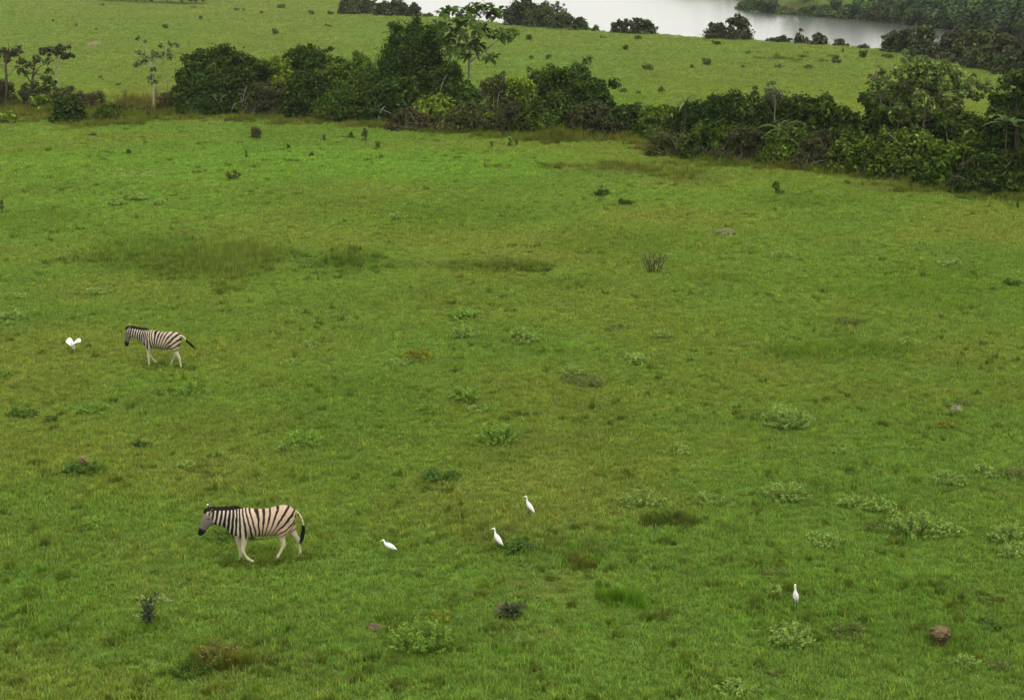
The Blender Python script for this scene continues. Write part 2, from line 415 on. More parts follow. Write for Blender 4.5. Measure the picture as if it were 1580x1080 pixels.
# tall brownish grass along the foot of the thicket and in rough places
HEDGE = [(-10, 178), (60, 182), (120, 194), (200, 190), (240, 178), (300, 182), (400, 188), (500, 192), (600, 196), (700, 204), (800, 210), (900, 212),
         (960, 216), (1010, 232), (1060, 246), (1120, 252), (1200, 258), (1280, 266), (1360, 274), (1430, 284), (1500, 300), (1600, 312)]
tp = []
for (ax, ay), (bx, by) in zip(HEDGE[:-1], HEDGE[1:]):
    for k in range(20):
        t = rng.random(); px = ax + (bx - ax) * t; py = ay + (by - ay) * t + rng.normal(-1, 3.2)
        x, y, z, mpp = at(px, py)
        tp.append((x, y, rng.uniform(.30, .70), rng.choice([0, 0, 1, 1, 2]), 1.3))
def rough(px, py, w, h, n, hs, ci):
    for _ in range(n):
        x, y, z, mpp = at(px + rng.normal(0, w / 2.6), py + rng.normal(0, h / 2.6)); tp.append((x, y, hs * rng.uniform(.7, 1.25), ci, min(1.3, max(.35, w * mpp * .35))))
rough(950, 260, 180, 8, 34, .42, 1); rough(1050, 272, 90, 10, 18, .4, 1); rough(1220, 93, 70, 5, 10, .6, 1); rough(200, 178, 110, 10, 60, .9, 1)
rough(225, 165, 60, 10, 30, 1.1, 2); rough(870, 215, 90, 8, 40, .9, 1); rough(290, 402, 230, 26, 70, .30, 3); rough(370, 415, 90, 36, 30, .28, 0)
rough(540, 405, 50, 16, 20, .5, 3); rough(345, 1025, 60, 20, 18, .36, 1); rough(900, 872, 36, 10, 8, .3, 1); rough(965, 925, 44, 14, 10, .42, 4)
rough(760, 412, 120, 7, 16, .28, 3); rough(1030, 808, 50, 6, 12, .35, 3); rough(60, 172, 140, 8, 50, .9, 1); rough(1490, 290, 160, 10, 46, .6, 1)
# small darker and lighter tufts all over the near meadow
for k in range(2000):
    yy = 19 + 95 * rng.random() ** 1.5; xx = rng.uniform(-1, 1) * (.3292 * (yy * CP + CAM_H * SP) * 1.12)
    if vnoise(xx * .25, yy * .3, 61) < .38: continue
    tp.append((xx, yy, rng.uniform(.14, .30), rng.choice([3, 3, 3, 0, 1, 4], p=[.25, .2, .2, .17, .12, .06]), rng.uniform(.14, .36) * max(1, yy / 60)))
for q_ in ((372, 870), (381, 874), (424, 868), (434, 866), (468, 862), (399, 872), (232, 566), (246, 566), (272, 568), (292, 571), (352, 868), (446, 866)): rough(*q_, 12, 4, 3, .15, 0); rough(*q_, 14, 4, 1, .14, 3)  # dark weeds at the zebra hooves, also standing in for contact shade
TCOL = np.array([(.090, .150, .014), (.100, .135, .016), (.125, .130, .028), (.085, .135, .018), (.085, .205, .012)])
T = np.array(tp); n = len(T)
tc_ = TCOL[T[:, 3].astype(int)] * rng.uniform(.75, 1.2, (n, 1))
scatter('tall_grass', TALL, np.stack([T[:, 0], T[:, 1], terrain(T[:, 0], T[:, 1])], -1), np.stack([np.zeros(n), np.zeros(n), rng.uniform(0, 6.28, n)], -1),
        np.stack([T[:, 4], T[:, 4], T[:, 2]], -1), rng.integers(0, 4, n), tc_)

# ------------------------------------------------------------------ plants
HG = 'bushes and trees of the thicket'
def leaf_quads(P, Nn, L, Wd, r, droop=.35, fold=.22):
    n = len(P); Nn = norm(Nn)
    q = r.normal(0, 1, (n, 3)); a = norm(q - (q * Nn).sum(1, keepdims=True) * Nn)
    a = norm(a + np.array((0, 0, -1.0)) * (droop * r.random(n))[:, None] + Nn * (.4 * r.random(n))[:, None])
    m_ = norm(Nn - (Nn * a).sum(1, keepdims=True) * a); b = np.cross(a, m_)
    L = (L * r.uniform(.65, 1.3, n))[:, None]; Wd = (Wd * r.uniform(.7, 1.25, n))[:, None]
    V = np.stack([P - a * L * .45, P + b * Wd * .5 + m_ * Wd * fold, P + a * L * .55, P - b * Wd * .5 + m_ * Wd * fold], 1).reshape(-1, 3)
    o = np.arange(n)[:, None] * 4
    return V, np.concatenate([o + [[0, 1, 2]], o + [[0, 2, 3]]])
def lobe_leaves(lobes, L, Wd, cov, r, col, vary=.28, up=.45, sparse=0.0, droop=.35, warm=None):
    """leaves over the skins of overlapping lobes (cx,cy,cz,rx,ry,rz), some inside; returns V, F, C"""
    lobes = np.asarray(lobes, float); PP, NN, CC = [], [], []
    col = np.array(col)
    for k, (cx, cy, cz, rx, ry, rz) in enumerate(lobes):
        area = 4 * math.pi * ((rx * ry) ** 1.6 / 3 + (rx * rz) ** 1.6 / 3 + (ry * rz) ** 1.6 / 3) ** (1 / 1.6)
        n = max(6, int(area * cov / (L * Wd * .55)))
        d = norm(r.normal(0, 1, (n, 3))); rad = r.uniform(.66, 1.14, (n, 1)) * (1 + .35 * (r.random((n, 1)) < .09)); ins = r.random(n) < .16; rad[ins] *= r.uniform(.4, .9, (ins.sum(), 1))
        lump = .66 + .62 * vnoise(d[:, 0] * 2.3 + k * 7, d[:, 1] * 2.3 + d[:, 2] * 2.3, k)
        p = d * rad * lump[:, None] * (rx, ry, rz) + (cx, cy, cz)
        keep = p[:, 2] > .02
        if len(lobes) > 1:
            for j, (ax, ay, az, bx, by, bz) in enumerate(lobes):
                if j != k: keep &= (((p - (ax, ay, az)) / (bx, by, bz)) ** 2).sum(1) > .42
        if sparse: keep &= vnoise(p[:, 0] * 1.7 + 3, p[:, 2] * 1.9 + p[:, 1], 5) > sparse
        p, d = p[keep], d[keep]; n = len(p)
        PP.append(p); NN.append(d + np.array((0, 0, up)) + r.normal(0, .42, (n, 3)))
        lobe_c = col * r.uniform(1 - vary, 1 + vary) * np.array((r.uniform(.88, 1.16), 1, r.uniform(.85, 1.15)))
        c = lobe_c * r.uniform(.5, 1.2, (n, 1)) * (1 + .9 * (r.random((n, 1)) < .16))
        if warm is not None:
            w = r.random(n) < warm[0]; c[w] = np.array(warm[1]) * r.uniform(.7, 1.3, (w.sum(), 1))
        CC.append(c)
    P_, N_, C_ = np.concatenate(PP), np.concatenate(NN), np.concatenate(CC)
    V, F = leaf_quads(P_, N_, L, Wd, r, droop)
    return V, F, np.repeat(C_, 4, 0)
def limbs(buf, base, targets, r0, r, col, sag=0.0, n=5, r1=.25):
    for t in targets:
        b = np.array(base, float); t = np.array(t, float); mid = b * .5 + t * .5 + r.normal(0, .08, 3) * np.linalg.norm(t - b) + np.array((0, 0, sag))
        q = b * .8 + t * .2; q[2] = b[2] * .65 + t[2] * .35
        pts = spline([b, q, mid, t], 3)
        buf.add(*tube(pts, np.linspace(r0, r0 * r1, len(pts)), n), col * r.uniform(.8, 1.2))
def top_height(x, y, top):
    b = -(top - 540) / FPX; t = y / (CP + b * SP)
    return CAM_H + t * (-SP + b * CP) - float(terrain(x, y)[0])
STY = {  # colour, leaf length, leaf width, cover, number of lobes, profile, sparse, warm leaves
    'dark':    ((0.0409, 0.0732, 0.0075), 0.265, 0.156, 1.7, 15, 2.0, 0, (.10, (0.0810, 0.1162, 0.0220))),
    'deep':    ((0.0289, 0.0572, 0.0066), 0.250, 0.148, 1.8, 15, 2.0, 0, (.08, (0.0648, 0.1069, 0.0220))),
    'cone':    ((0.0349, 0.0664, 0.0075), 0.218, 0.133, 1.9, 22, 1.1, 0, (.08, (0.0726, 0.1069, 0.0220))),
    'mid':     ((0.0678, 0.1160, 0.0110), 0.281, 0.156, 1.6, 14, 2.0, 0, (.12, (0.1056, 0.1518, 0.0275))),
    'light':   ((0.1197, 0.1781, 0.0162), 0.312, 0.172, 1.4, 12, 1.7, .15, (.15, (0.1296, 0.1874, 0.0275))),
    'sage':    ((0.1231, 0.1603, 0.0271), 0.281, 0.148, 1.1, 20, 2.2, .34, (.22, (0.1542, 0.2053, 0.0550))),
    'olive':   ((0.0620, 0.0820, 0.0200), 0.203, 0.101, 1.3, 12, 2.0, .22, (.20, (0.1218, 0.1162, 0.0330))),
    'brown':   ((0.0500, 0.0480, 0.0180), 0.187, 0.086, 1.0, 12, 2.0, .30, (.30, (0.0894, 0.0759, 0.0305))),
    'twiggy':  ((0.0420, 0.0560, 0.0150), 0.187, 0.101, 1.0, 14, 1.6, .38, (.25, (0.0726, 0.0667, 0.0275))),
}
PALE_BARK, GREY_BARK, DARK_BARK = np.array((.30, .28, .21)), np.array((.15, .135, .10)), np.array((.06, .05, .035))
seed_box = [1000]
def next_rng():
    seed_box[0] += 1; return np.random.default_rng(seed_box[0])
def dome_lobes(Wd, D, H, n, prof, r, z0=0.0, size=1.0):
    out = []
    n = int(n * 2.2)
    for k in range(n):
        zf = r.uniform(.12, .88) if k else .84
        half = (1 - zf ** prof)
        R = size * r.choice([.10, .14, .18, .24]) * r.uniform(.85, 1.2) * min(Wd, (H - z0) * 1.25) * (.75 + .4 * (1 - zf))
        z = z0 + zf * (H - z0); z = min(z, H - R * .72)
        an = r.uniform(0, 6.283); q = math.sqrt(r.uniform(.15, 1)) if k else .1
        hx = max(0, Wd / 2 - R * .7) * (.28 + .72 * half); hy = max(0, D / 2 - R * .7) * (.28 + .72 * half)
        out.append((math.cos(an) * q * hx, math.sin(an) * q * hy, z, R * r.uniform(.9, 1.25), R * r.uniform(.85, 1.15), R * r.uniform(.7, .95)))
    # skirt down to the ground
    if z0 == 0:
        m_ = max(4, int(Wd / max(.5, H * .35)))
        for k in range(m_):
            x = (-.5 + (k + .5) / m_) * Wd * .86; R = H * r.uniform(.16, .26)
            out.append((x + r.normal(0, .1), -D * .28 * math.sqrt(max(0, 1 - (2 * x / Wd) ** 2)) + r.normal(0, .15), R * .75, R * 1.25, R, R))
    return out
def bush(px, by, w, top, style, label, back=0.0, group='bushes of the long thicket', name='bush', cat='bush', dfac=.75, zbase=0.0, bark=None, leafscale=1.0):
    r = next_rng()
    x, y, z, mpp = (at_shore if group == 'trees along the lake edge' else at)(px, by); Wd = w * mpp; D = Wd * dfac
    D = min(D, 7.0); yc = y + D * .42 + (min(back, 2.5) if group == 'trees along the lake edge' else back); sc = yc / y; x *= sc; Wd *= sc
    Wd *= 1.14 if group == HG else 1.0
    H = max(.4, top_height(x, yc, top)); z = float(terrain(x, yc)[0])
    col, L, lw, cov, nl, prof, sp, warm = STY[style]; leafscale *= r.uniform(.8, 1.2); L *= leafscale; lw *= leafscale
    nl = int(nl * max(1, min(2.0, Wd * H / 26)))
    th = thing(name, label, cat, (x, yc, z), 0, group)
    lobes = dome_lobes(Wd, D, H, nl, prof, r, zbase * H)
    big = len(lobes)
    for k in range(int(9 + 5 * Wd)):                         # shoots standing out of the outline
        q = lobes[int(r.integers(0, big))]; u = norm(np.array((r.normal(0, .8), r.normal(0, .6) - .2, abs(r.normal(.7, .6)))))
        for f_ in (1.0, 1.4, 1.8, 2.2)[:int(r.integers(1, 5))]:
            c_ = np.array(q[:3]) + u * np.array(q[3:6]) * f_ * r.uniform(.9, 1.1); R = r.uniform(.12, .32) * (1.2 if H > 3 else .7)
            if c_[2] < H * 1.10: lobes.append((*c_, R * 1.2, R, R))
    V, F, C = lobe_leaves(lobes, L, lw, cov * .9, r, col, vary=.42, sparse=sp, warm=warm)
    link('foliage', mesh_np('foliage', V, F, M_LEAF, C), th)
    b = Buf(); bk = bark if bark is not None else [GREY_BARK, DARK_BARK, PALE_BARK * .8][int(r.integers(0, 3))]
    for k in range(5 if zbase == 0 else 2):
        bx = np.array((r.uniform(-.3, .3) * Wd, r.uniform(-.45, .1) * D, -.1)) if zbase == 0 else np.array((r.normal(0, .05), r.normal(0, .05), -.1))
        tg = [np.array(lobes[int(i)][:3]) + (0, 0, lobes[int(i)][5] * .5) for i in r.integers(0, len(lobes), 3)]
        limbs(b, bx, tg, .035 + .006 * H * (1 if zbase == 0 else 2.2), r, bk)
    link('stem' if zbase == 0 else 'trunk', b.mesh('stem', M_BARK, True), th)
    return th
def cluster_tree(px, by, trunk, branches, clusters, label, col, leaf, cov, bark, r0, group=None, spread=1.0, cat='tree', name='tree', twigs=0, sparse=.25, flat=.75):
    """a tree told by its trunk line, branches and leaf clusters in the plane of the trunk, spread in depth"""
    r = next_rng(); x, y, z, mpp = at(px, by)
    def loc(q, dep=0.0):
        yy = y + dep; b_ = -(q[1] - 540) / FPX; t = yy / (CP + b_ * SP)
        return np.array(((q[0] - 790) / FPX * t - x, dep, CAM_H + t * (-SP + b_ * CP) - z))
    th = thing(name, label, cat, (x, y, z), 0, group)
    b = Buf(); tr = [loc(q) for q in trunk]; tr[0][2] = -.15
    pts = spline(tr, 4); b.add(*tube(pts, np.linspace(r0, r0 * .35, len(pts)), 7), bark)
    lobes = []
    for (cx, cy, rp) in clusters:
        dep = r.normal(0, rp * mpp * 1.0 * spread); c = loc((cx, cy), dep); R = rp * mpp
        lobes.append((*c, R * .75, R * .7, R * flat * .7))
        for _ in range(6): lobes.append((c[0] + r.normal(0, R * .75), c[1] + r.normal(0, R * .75), c[2] + r.normal(0, R * .55) * flat / .75, R * .42, R * .42, R * .36))
        k = int(np.argmin([np.linalg.norm(p_ - c) + max(0, p_[2] - c[2] + .2) * 3 for p_ in pts])); limbs(b, pts[k], [c], r0 * .35, r, bark)
    for br in branches:
        q = spline([loc(s) for s in br], 4); b.add(*tube(q, np.linspace(r0 * .4, r0 * .12, len(q)), 5), bark)
    for k in range(twigs):
        p0 = pts[int(r.integers(len(pts) // 3, len(pts)))]; t = p0 + np.array((r.normal(0, 1), r.normal(0, .6), abs(r.normal(.5, .8)))) * r.uniform(.5, 1.3)
        limbs(b, p0, [t], r0 * .22, r, bark)
    link('trunk', b.mesh('trunk', M_BARK, True), th)
    V, F, C = lobe_leaves(lobes, leaf[0], leaf[1], cov, r, col, sparse=sparse)
    link('crown', mesh_np('crown', V, F, M_LEAF, C), th)
    return th
# --- ragged trees at the left end
cluster_tree(9, 168, [(9, 168), (10, 130), (9, 100), (11, 84)], [[(10, 95), (18, 80), (26, 68)], [(11, 88), (5, 78), (1, 74)], [(10, 90), (14, 78), (12, 63)]],
             [(4, 86, 9), (14, 84, 10), (22, 84, 8), (-3, 82, 9)], 'ragged dark tree with a nest-like crown and bare white twigs at the thicket end',
             (.050, .052, .020), (.22, .11), 1.1, DARK_BARK, .13, HG, twigs=16, sparse=.28)
cluster_tree(48, 168, [(46, 168), (49, 140), (51, 115), (55, 92)], [[(50, 120), (60, 105), (74, 97)], [(49, 130), (38, 112), (33, 98)]],
             [(36, 95, 7), (46, 100, 7), (60, 92, 7), (72, 95, 6), (75, 108, 6), (40, 112, 6), (30, 110, 6), (68, 122, 9), (78, 125, 7), (55, 130, 8), (36, 135, 7), (62, 140, 9), (50, 150, 9), (74, 140, 7)],
             'scraggly dark tree with sparse hanging leaves beside the nest-crowned tree', (.050, .068, .018), (.24, .12), .9, DARK_BARK, .15, HG, twigs=8, sparse=.3)
cluster_tree(88, 150, [(88, 150), (88, 120), (87, 95), (88, 82)], [[(87, 92), (80, 78), (76, 62)], [(88, 90), (96, 74), (102, 62)], [(87, 92), (100, 88), (112, 88)]],
             [(66, 80, 7), (76, 76, 7), (86, 80, 7), (96, 74, 8), (100, 84, 8), (108, 86, 6)], 'thin pale-stemmed tree with a flat dark crown and bare twigs',
             (.050, .058, .020), (.22, .11), 1.5, PALE_BARK * .8, .07, HG, twigs=10, sparse=.15, flat=.5)
cluster_tree(237, 172, [(237, 172), (237, 140), (236, 118), (234, 96)], [[(236, 110), (246, 98), (262, 86)], [(236, 106), (226, 98), (214, 98)], [(235, 100), (250, 78), (268, 70)]],
             [(210, 100, 6), (222, 96, 6), (232, 88, 7), (240, 82, 6), (214, 82, 4), (250, 84, 6), (262, 86, 7), (250, 71, 4), (264, 69, 4), (273, 69, 3), (236, 108, 4), (234, 120, 6), (238, 128, 4), (213, 60, 3), (222, 64, 3)],
             'slender young tree with a pale trunk and tiers of thin open foliage', (.098, .150, .038), (.26, .14), .8, PALE_BARK, .09, HG, twigs=3, sparse=.25, flat=.6)
cluster_tree(256, 170, [(256, 172), (257, 150), (259, 125)], [[(257, 150), (252, 135), (262, 118)], [(256, 158), (246, 148), (242, 143)], [(257, 148), (266, 140), (270, 132)]],
             [(244, 152, 4), (250, 158, 5), (262, 160, 5)], 'nearly bare sapling with thin dark branches next to the pale-trunked young tree', (.05, .06, .025), (.2, .1), 1.0, GREY_BARK, .05, HG, twigs=12)
# --- bushes: px of the foot, foot, width, top, style, label
BUSH = [
 (10, 168, 40, 128, 'brown', 'purple-brown scrub bush under the nest-crowned ragged tree', 0),
 (45, 172, 50, 138, 'twiggy', 'dark twiggy bush filling the foot of the scraggly tree', 0),
 (100, 178, 56, 134, 'olive', 'grey-green loose bush behind the low round dark bush', 1.0),
 (140, 178, 62, 143, 'brown', 'brownish bush with dark purple tops behind the two low round bushes', .8),
 (66, 176, 36, 152, 'light', 'pale green low bush between the scraggly tree and the round dark bush', 0),
 (108, 192, 50, 152, 'deep', 'low round dark bush standing forward on the grass', 0),
 (166, 189, 40, 164, 'dark', 'smaller round dark bush just beside the round one on the grass', 0),
 (8, 192, 46, 176, 'light', 'bright pale green low plant at the edge of the short grass', 0),
 (190, 180, 44, 160, 'olive', 'thin olive weeds between the round bushes and the young pale tree', 0),
 (222, 182, 50, 168, 'olive', 'low rough weeds at the foot of the young pale tree', 0),
 (290, 176, 44, 102, 'dark', 'dark bush at the end of the tall thicket beside the gap', .6),
 (262, 176, 36, 148, 'brown', 'dull brown undergrowth at the corner of the tall thicket', 0),
 (340, 178, 112, 78, 'dark', 'broad dark bush with big leaves, highest at the thicket end', 0),
 (320, 180, 60, 118, 'deep', 'shaded bush low in front of the broad big-leaved bush', 0),
 (390, 178, 70, 96, 'dark', 'dark bush between the broad big-leaved bush and the light green one', .8),
 (428, 178, 76, 94, 'light', 'light yellow-green leafy bush in the middle of the dark ones', .5),
 (412, 183, 80, 128, 'twiggy', 'brown-green twiggy bush below the light yellow-green bush', -.3),
 (476, 176, 84, 76, 'deep', 'blackish green bush with a round knob on top', 1.0),
 (478, 184, 70, 112, 'deep', 'very dark bush with glossy leaves below the round-topped one', 0),
 (520, 182, 66, 94, 'mid', 'fresh green bush between the round-topped bush and the cone', .8),
 (556, 184, 70, 88, 'mid', 'mid green bush leaning against the tall cone', 1.0),
 (540, 190, 90, 126, 'dark', 'dark bush along the grass in front of the fresh green ones', 0),
 (640, 186, 118, 40, 'cone', 'tall cone of dark creepers, highest in the thicket', .8),
 (610, 192, 80, 118, 'deep', 'dark bush at the foot of the tall cone', 0),
 (690, 190, 66, 96, 'cone', 'steep dark bush against the cone, under the big-leaved tree', .6),
 (672, 198, 76, 148, 'light', 'yellow-green low bush in front of the tall cone', -.2),
 (722, 192, 46, 128, 'dark', 'small dark bush hiding the trunk foot of the big-leaved tree', .3),
 (640, 203, 90, 168, 'brown', 'brown low undergrowth in front of the tall cone', -.3),
 (720, 206, 90, 158, 'olive', 'olive scrub in front of the big-leaved tree', -.2),
 (770, 202, 66, 128, 'olive', 'thin grey-green bush just past the big-leaved tree', .5),
 (806, 204, 50, 118, 'light', 'pale bush with drooping large leaves beside the round hump', .3),
 (800, 209, 90, 160, 'twiggy', 'brown-green scrub at the foot of the pale drooping bush', -.2),
 (872, 202, 120, 104, 'dark', 'wide round hump of dark green bushes in the middle of the thicket', .5),
 (916, 204, 66, 122, 'deep', 'dark bush on the shoulder of the wide round hump', .2),
 (850, 210, 96, 148, 'dark', 'dark lower bush in front of the wide round hump', -.2),
 (915, 213, 90, 156, 'twiggy', 'scrubby bush at the foot of the shoulder of the round hump', -.2),
 (968, 212, 70, 162, 'dark', 'low dark bush in the dip of the thicket', .2),
 (1008, 216, 56, 166, 'mid', 'low bush in the dip, against the palm-topped bush', .2),
 (1030, 243, 74, 204, 'olive', 'rounded olive bush standing out onto the grass below the dip', 0),
 (1060, 236, 66, 148, 'deep', 'dark bush under the feathery palm-like sprout', .3),
 (1110, 240, 84, 146, 'deep', 'thick blackish bush next to the palm-topped bush', .5),
 (1090, 248, 90, 196, 'dark', 'lower dark bush in front of the blackish one', 0),
 (1156, 244, 70, 150, 'dark', 'dark bush with a ragged top after the blackish one', .5),
 (1190, 246, 70, 146, 'deep', 'dark narrow bush with a round head below a wispy sapling', .5),
 (1150, 254, 90, 200, 'twiggy', 'scrub with pale stems along the grass before the ragged-topped bush', 0),
 (1228, 248, 74, 150, 'deep', 'narrow round-headed dark bush, second of the two heads', .6),
 (1215, 257, 76, 196, 'mid', 'mid green bush below the two round heads', 0),
 (1268, 254, 66, 156, 'dark', 'dark bush with a round top before the dip beside the sage tree', .6),
 (1262, 264, 80, 208, 'twiggy', 'dull scrub at the foot of the bush before the sage tree', 0),
 (1310, 258, 70, 172, 'dark', 'dark bush in the dip beside the sage tree', .8),
 (1358, 262, 70, 136, 'deep', 'blackish bush leaning on the sage tree', 1.2),
 (1320, 271, 96, 208, 'mid', 'green bush low in front of the blackish one', 0),
 (1420, 272, 120, 166, 'dark', 'dark green hedge mass below the sage tree', 1.0),
 (1392, 281, 100, 200, 'mid', 'bright mid green bush spilling toward the grass below the sage tree', 0),
 (1376, 276, 70, 236, 'twiggy', 'dark twiggy bush by the grass with a white scrap on it', -.3),
 (1480, 284, 100, 178, 'dark', 'dark bush between the sage tree and the tall tree at the edge', 1.4),
 (1496, 280, 44, 176, 'light', 'pale yellow-green bush glowing between two dark ones', .6),
 (1468, 294, 100, 226, 'mid', 'leafy green bush stepping down beside the grass edge', .2),
 (1440, 291, 70, 252, 'deep', 'shaded black-green scrub under the leafy stepping bush', -.3),
 (1546, 292, 90, 148, 'deep', 'glossy-leaved dark bush below the tall edge tree', 1.2),
 (1540, 303, 110, 234, 'deep', 'dark bush with pale dead twigs at the grass corner', 0),
 (1500, 300, 70, 252, 'twiggy', 'tangled low scrub with grey twigs before the corner bush', -.2),
 (1600, 306, 80, 190, 'dark', 'dark bush at the very edge of the view under the tall tree', .6),
]
for (px, by, w, top, st, lab, back) in BUSH:
    bush(px, by, w, top, st, lab, back, HG)
# --- open sage tree, tall edge tree, wispy saplings, palm sprout
cluster_tree(1425, 268, [(1425, 268), (1424, 220), (1426, 180), (1430, 150)], [],
             [(1352, 130, 10), (1366, 118, 11), (1384, 112, 13), (1402, 104, 13), (1424, 98, 13), (1448, 108, 14), (1472, 114, 14), (1498, 124, 12), (1516, 132, 9), (1528, 138, 6),
              (1380, 135, 15), (1405, 128, 16), (1430, 125, 16), (1455, 132, 16), (1480, 140, 14), (1398, 150, 15), (1425, 150, 16), (1450, 155, 15), (1372, 150, 10), (1500, 146, 8), (1425, 92, 7), (1462, 98, 8), (1480, 165, 9), (1390, 168, 13), (1415, 172, 15), (1445, 172, 15), (1468, 176, 12), (1365, 165, 9), (1510, 150, 9), (1440, 135, 14), (1410, 118, 12), (1490, 132, 10)],
             'big open tree with grey sage-green leaves spreading above the thicket', (.112, .165, .038), (.28, .15), 1.5, GREY_BARK, .13, HG, twigs=14, sparse=.14)
cluster_tree(1372, 262, [(1372, 262), (1368, 200), (1358, 150), (1354, 120)], [[(1360, 160), (1350, 130), (1345, 112)]], [(1350, 118, 8), (1360, 114, 7), (1346, 130, 7), (1358, 128, 8)],
             'thin red-brown leaved sapling at the side of the sage tree', (.10, .085, .040), (.26, .13), .9, GREY_BARK, .08, HG, twigs=12, sparse=.35)
cluster_tree(1572, 290, [(1572, 290), (1570, 220), (1568, 160), (1570, 125)], [],
             [(1552, 130, 12), (1570, 120, 13), (1590, 124, 14), (1556, 148, 9), (1582, 145, 15), (1562, 165, 11), (1596, 165, 14), (1545, 172, 9), (1570, 186, 12), (1545, 190, 10), (1592, 192, 14)],
             'tall dark tree with large drooping leaves at the edge of the view', (.042, .074, .014), (.42, .24), 1.5, DARK_BARK, .18, HG, sparse=.1)
cluster_tree(1196, 246, [(1196, 246), (1195, 190), (1196, 160), (1194, 138)], [], [(1186, 142, 7), (1196, 136, 7), (1206, 142, 6), (1190, 150, 5), (1182, 152, 4)],
             'wispy pale sapling rising over the two round-headed bushes', (.10, .12, .06), (.24, .10), .7, GREY_BARK, .05, HG, twigs=12, sparse=.35)
cluster_tree(755, 198, [(755, 198), (752, 165), (750, 140)], [], [(744, 142, 6), (752, 134, 6), (760, 138, 6), (766, 146, 5)],
             'small grey-leaved sapling between the big-leaved tree and the round hump', (.11, .13, .065), (.26, .13), .9, GREY_BARK, .05, HG, twigs=8)
def frond_sprout(px, by, top, nfr, L, label, col, wd=.09, stemr=.03):
    """crown of long arching leaves on a stem; every leaf a part"""
    r = next_rng(); x, y, z, mpp = at(px, by); H = top_height(x, y, top)
    th = thing('palm_plant', label, 'plant', (x, y, z), 0, HG)
    b = Buf(); b.add(*tube([(0, 0, -.1), (.03, 0, H * .5), (0, 0, H - L * .55)], [stemr, stemr * .9, stemr * .7], 7), DARK_BARK); link('trunk', b.mesh('trunk', M_BARK, True), th)
    for k in range(nfr):
        an = k * 2.399 + r.normal(0, .2); el = r.uniform(.1, 1.25); l = L * r.uniform(.75, 1.1); b = Buf()
        ts = np.linspace(0, 1, 7); d = np.array((math.cos(an), math.sin(an), 0))
        rad = l * ts * math.cos(el) + .12 * l * ts ** 2; zz = H - L * .55 + l * ts * math.sin(el) - .55 * l * ts ** 2.4
        p_ = d[None] * rad[:, None] + np.array((0, 0, 1.0))[None] * zz[:, None]; s_ = np.array((-d[1], d[0], 0))
        w_ = (wd * np.array((.25, .8, 1, 1, .8, .45, .02)))[:, None]
        V = np.concatenate([p_ - s_ * w_ - (0, 0, .3 * wd), p_, p_ + s_ * w_ - (0, 0, .3 * wd)]); i = np.arange(6)
        F = np.concatenate([np.stack([i, i + 1, i + 8, i + 7], -1), np.stack([i + 7, i + 8, i + 15, i + 14], -1)])
        b.add(V, F, np.array(col) * r.uniform(.8, 1.25)); link('frond', b.mesh('frond', M_LEAF), th)
frond_sprout(1055, 238, 140, 13, 1.35, 'feathery palm-like sprout rising from the dark thicket after the dip', (.10, .15, .04))
frond_sprout(1202, 252, 176, 11, 1.7, 'pale arching palm-like plant between the round-headed bushes', (.075, .105, .032))
frond_sprout(808, 200, 124, 11, 1.3, 'large-leaved pale plant on the pale bush beside the round hump', (.14, .18, .06), .2)
frond_sprout(1545, 298, 172, 12, 1.2, 'glossy long-leaved plant in front of the tall edge tree', (.07, .11, .035), .16)

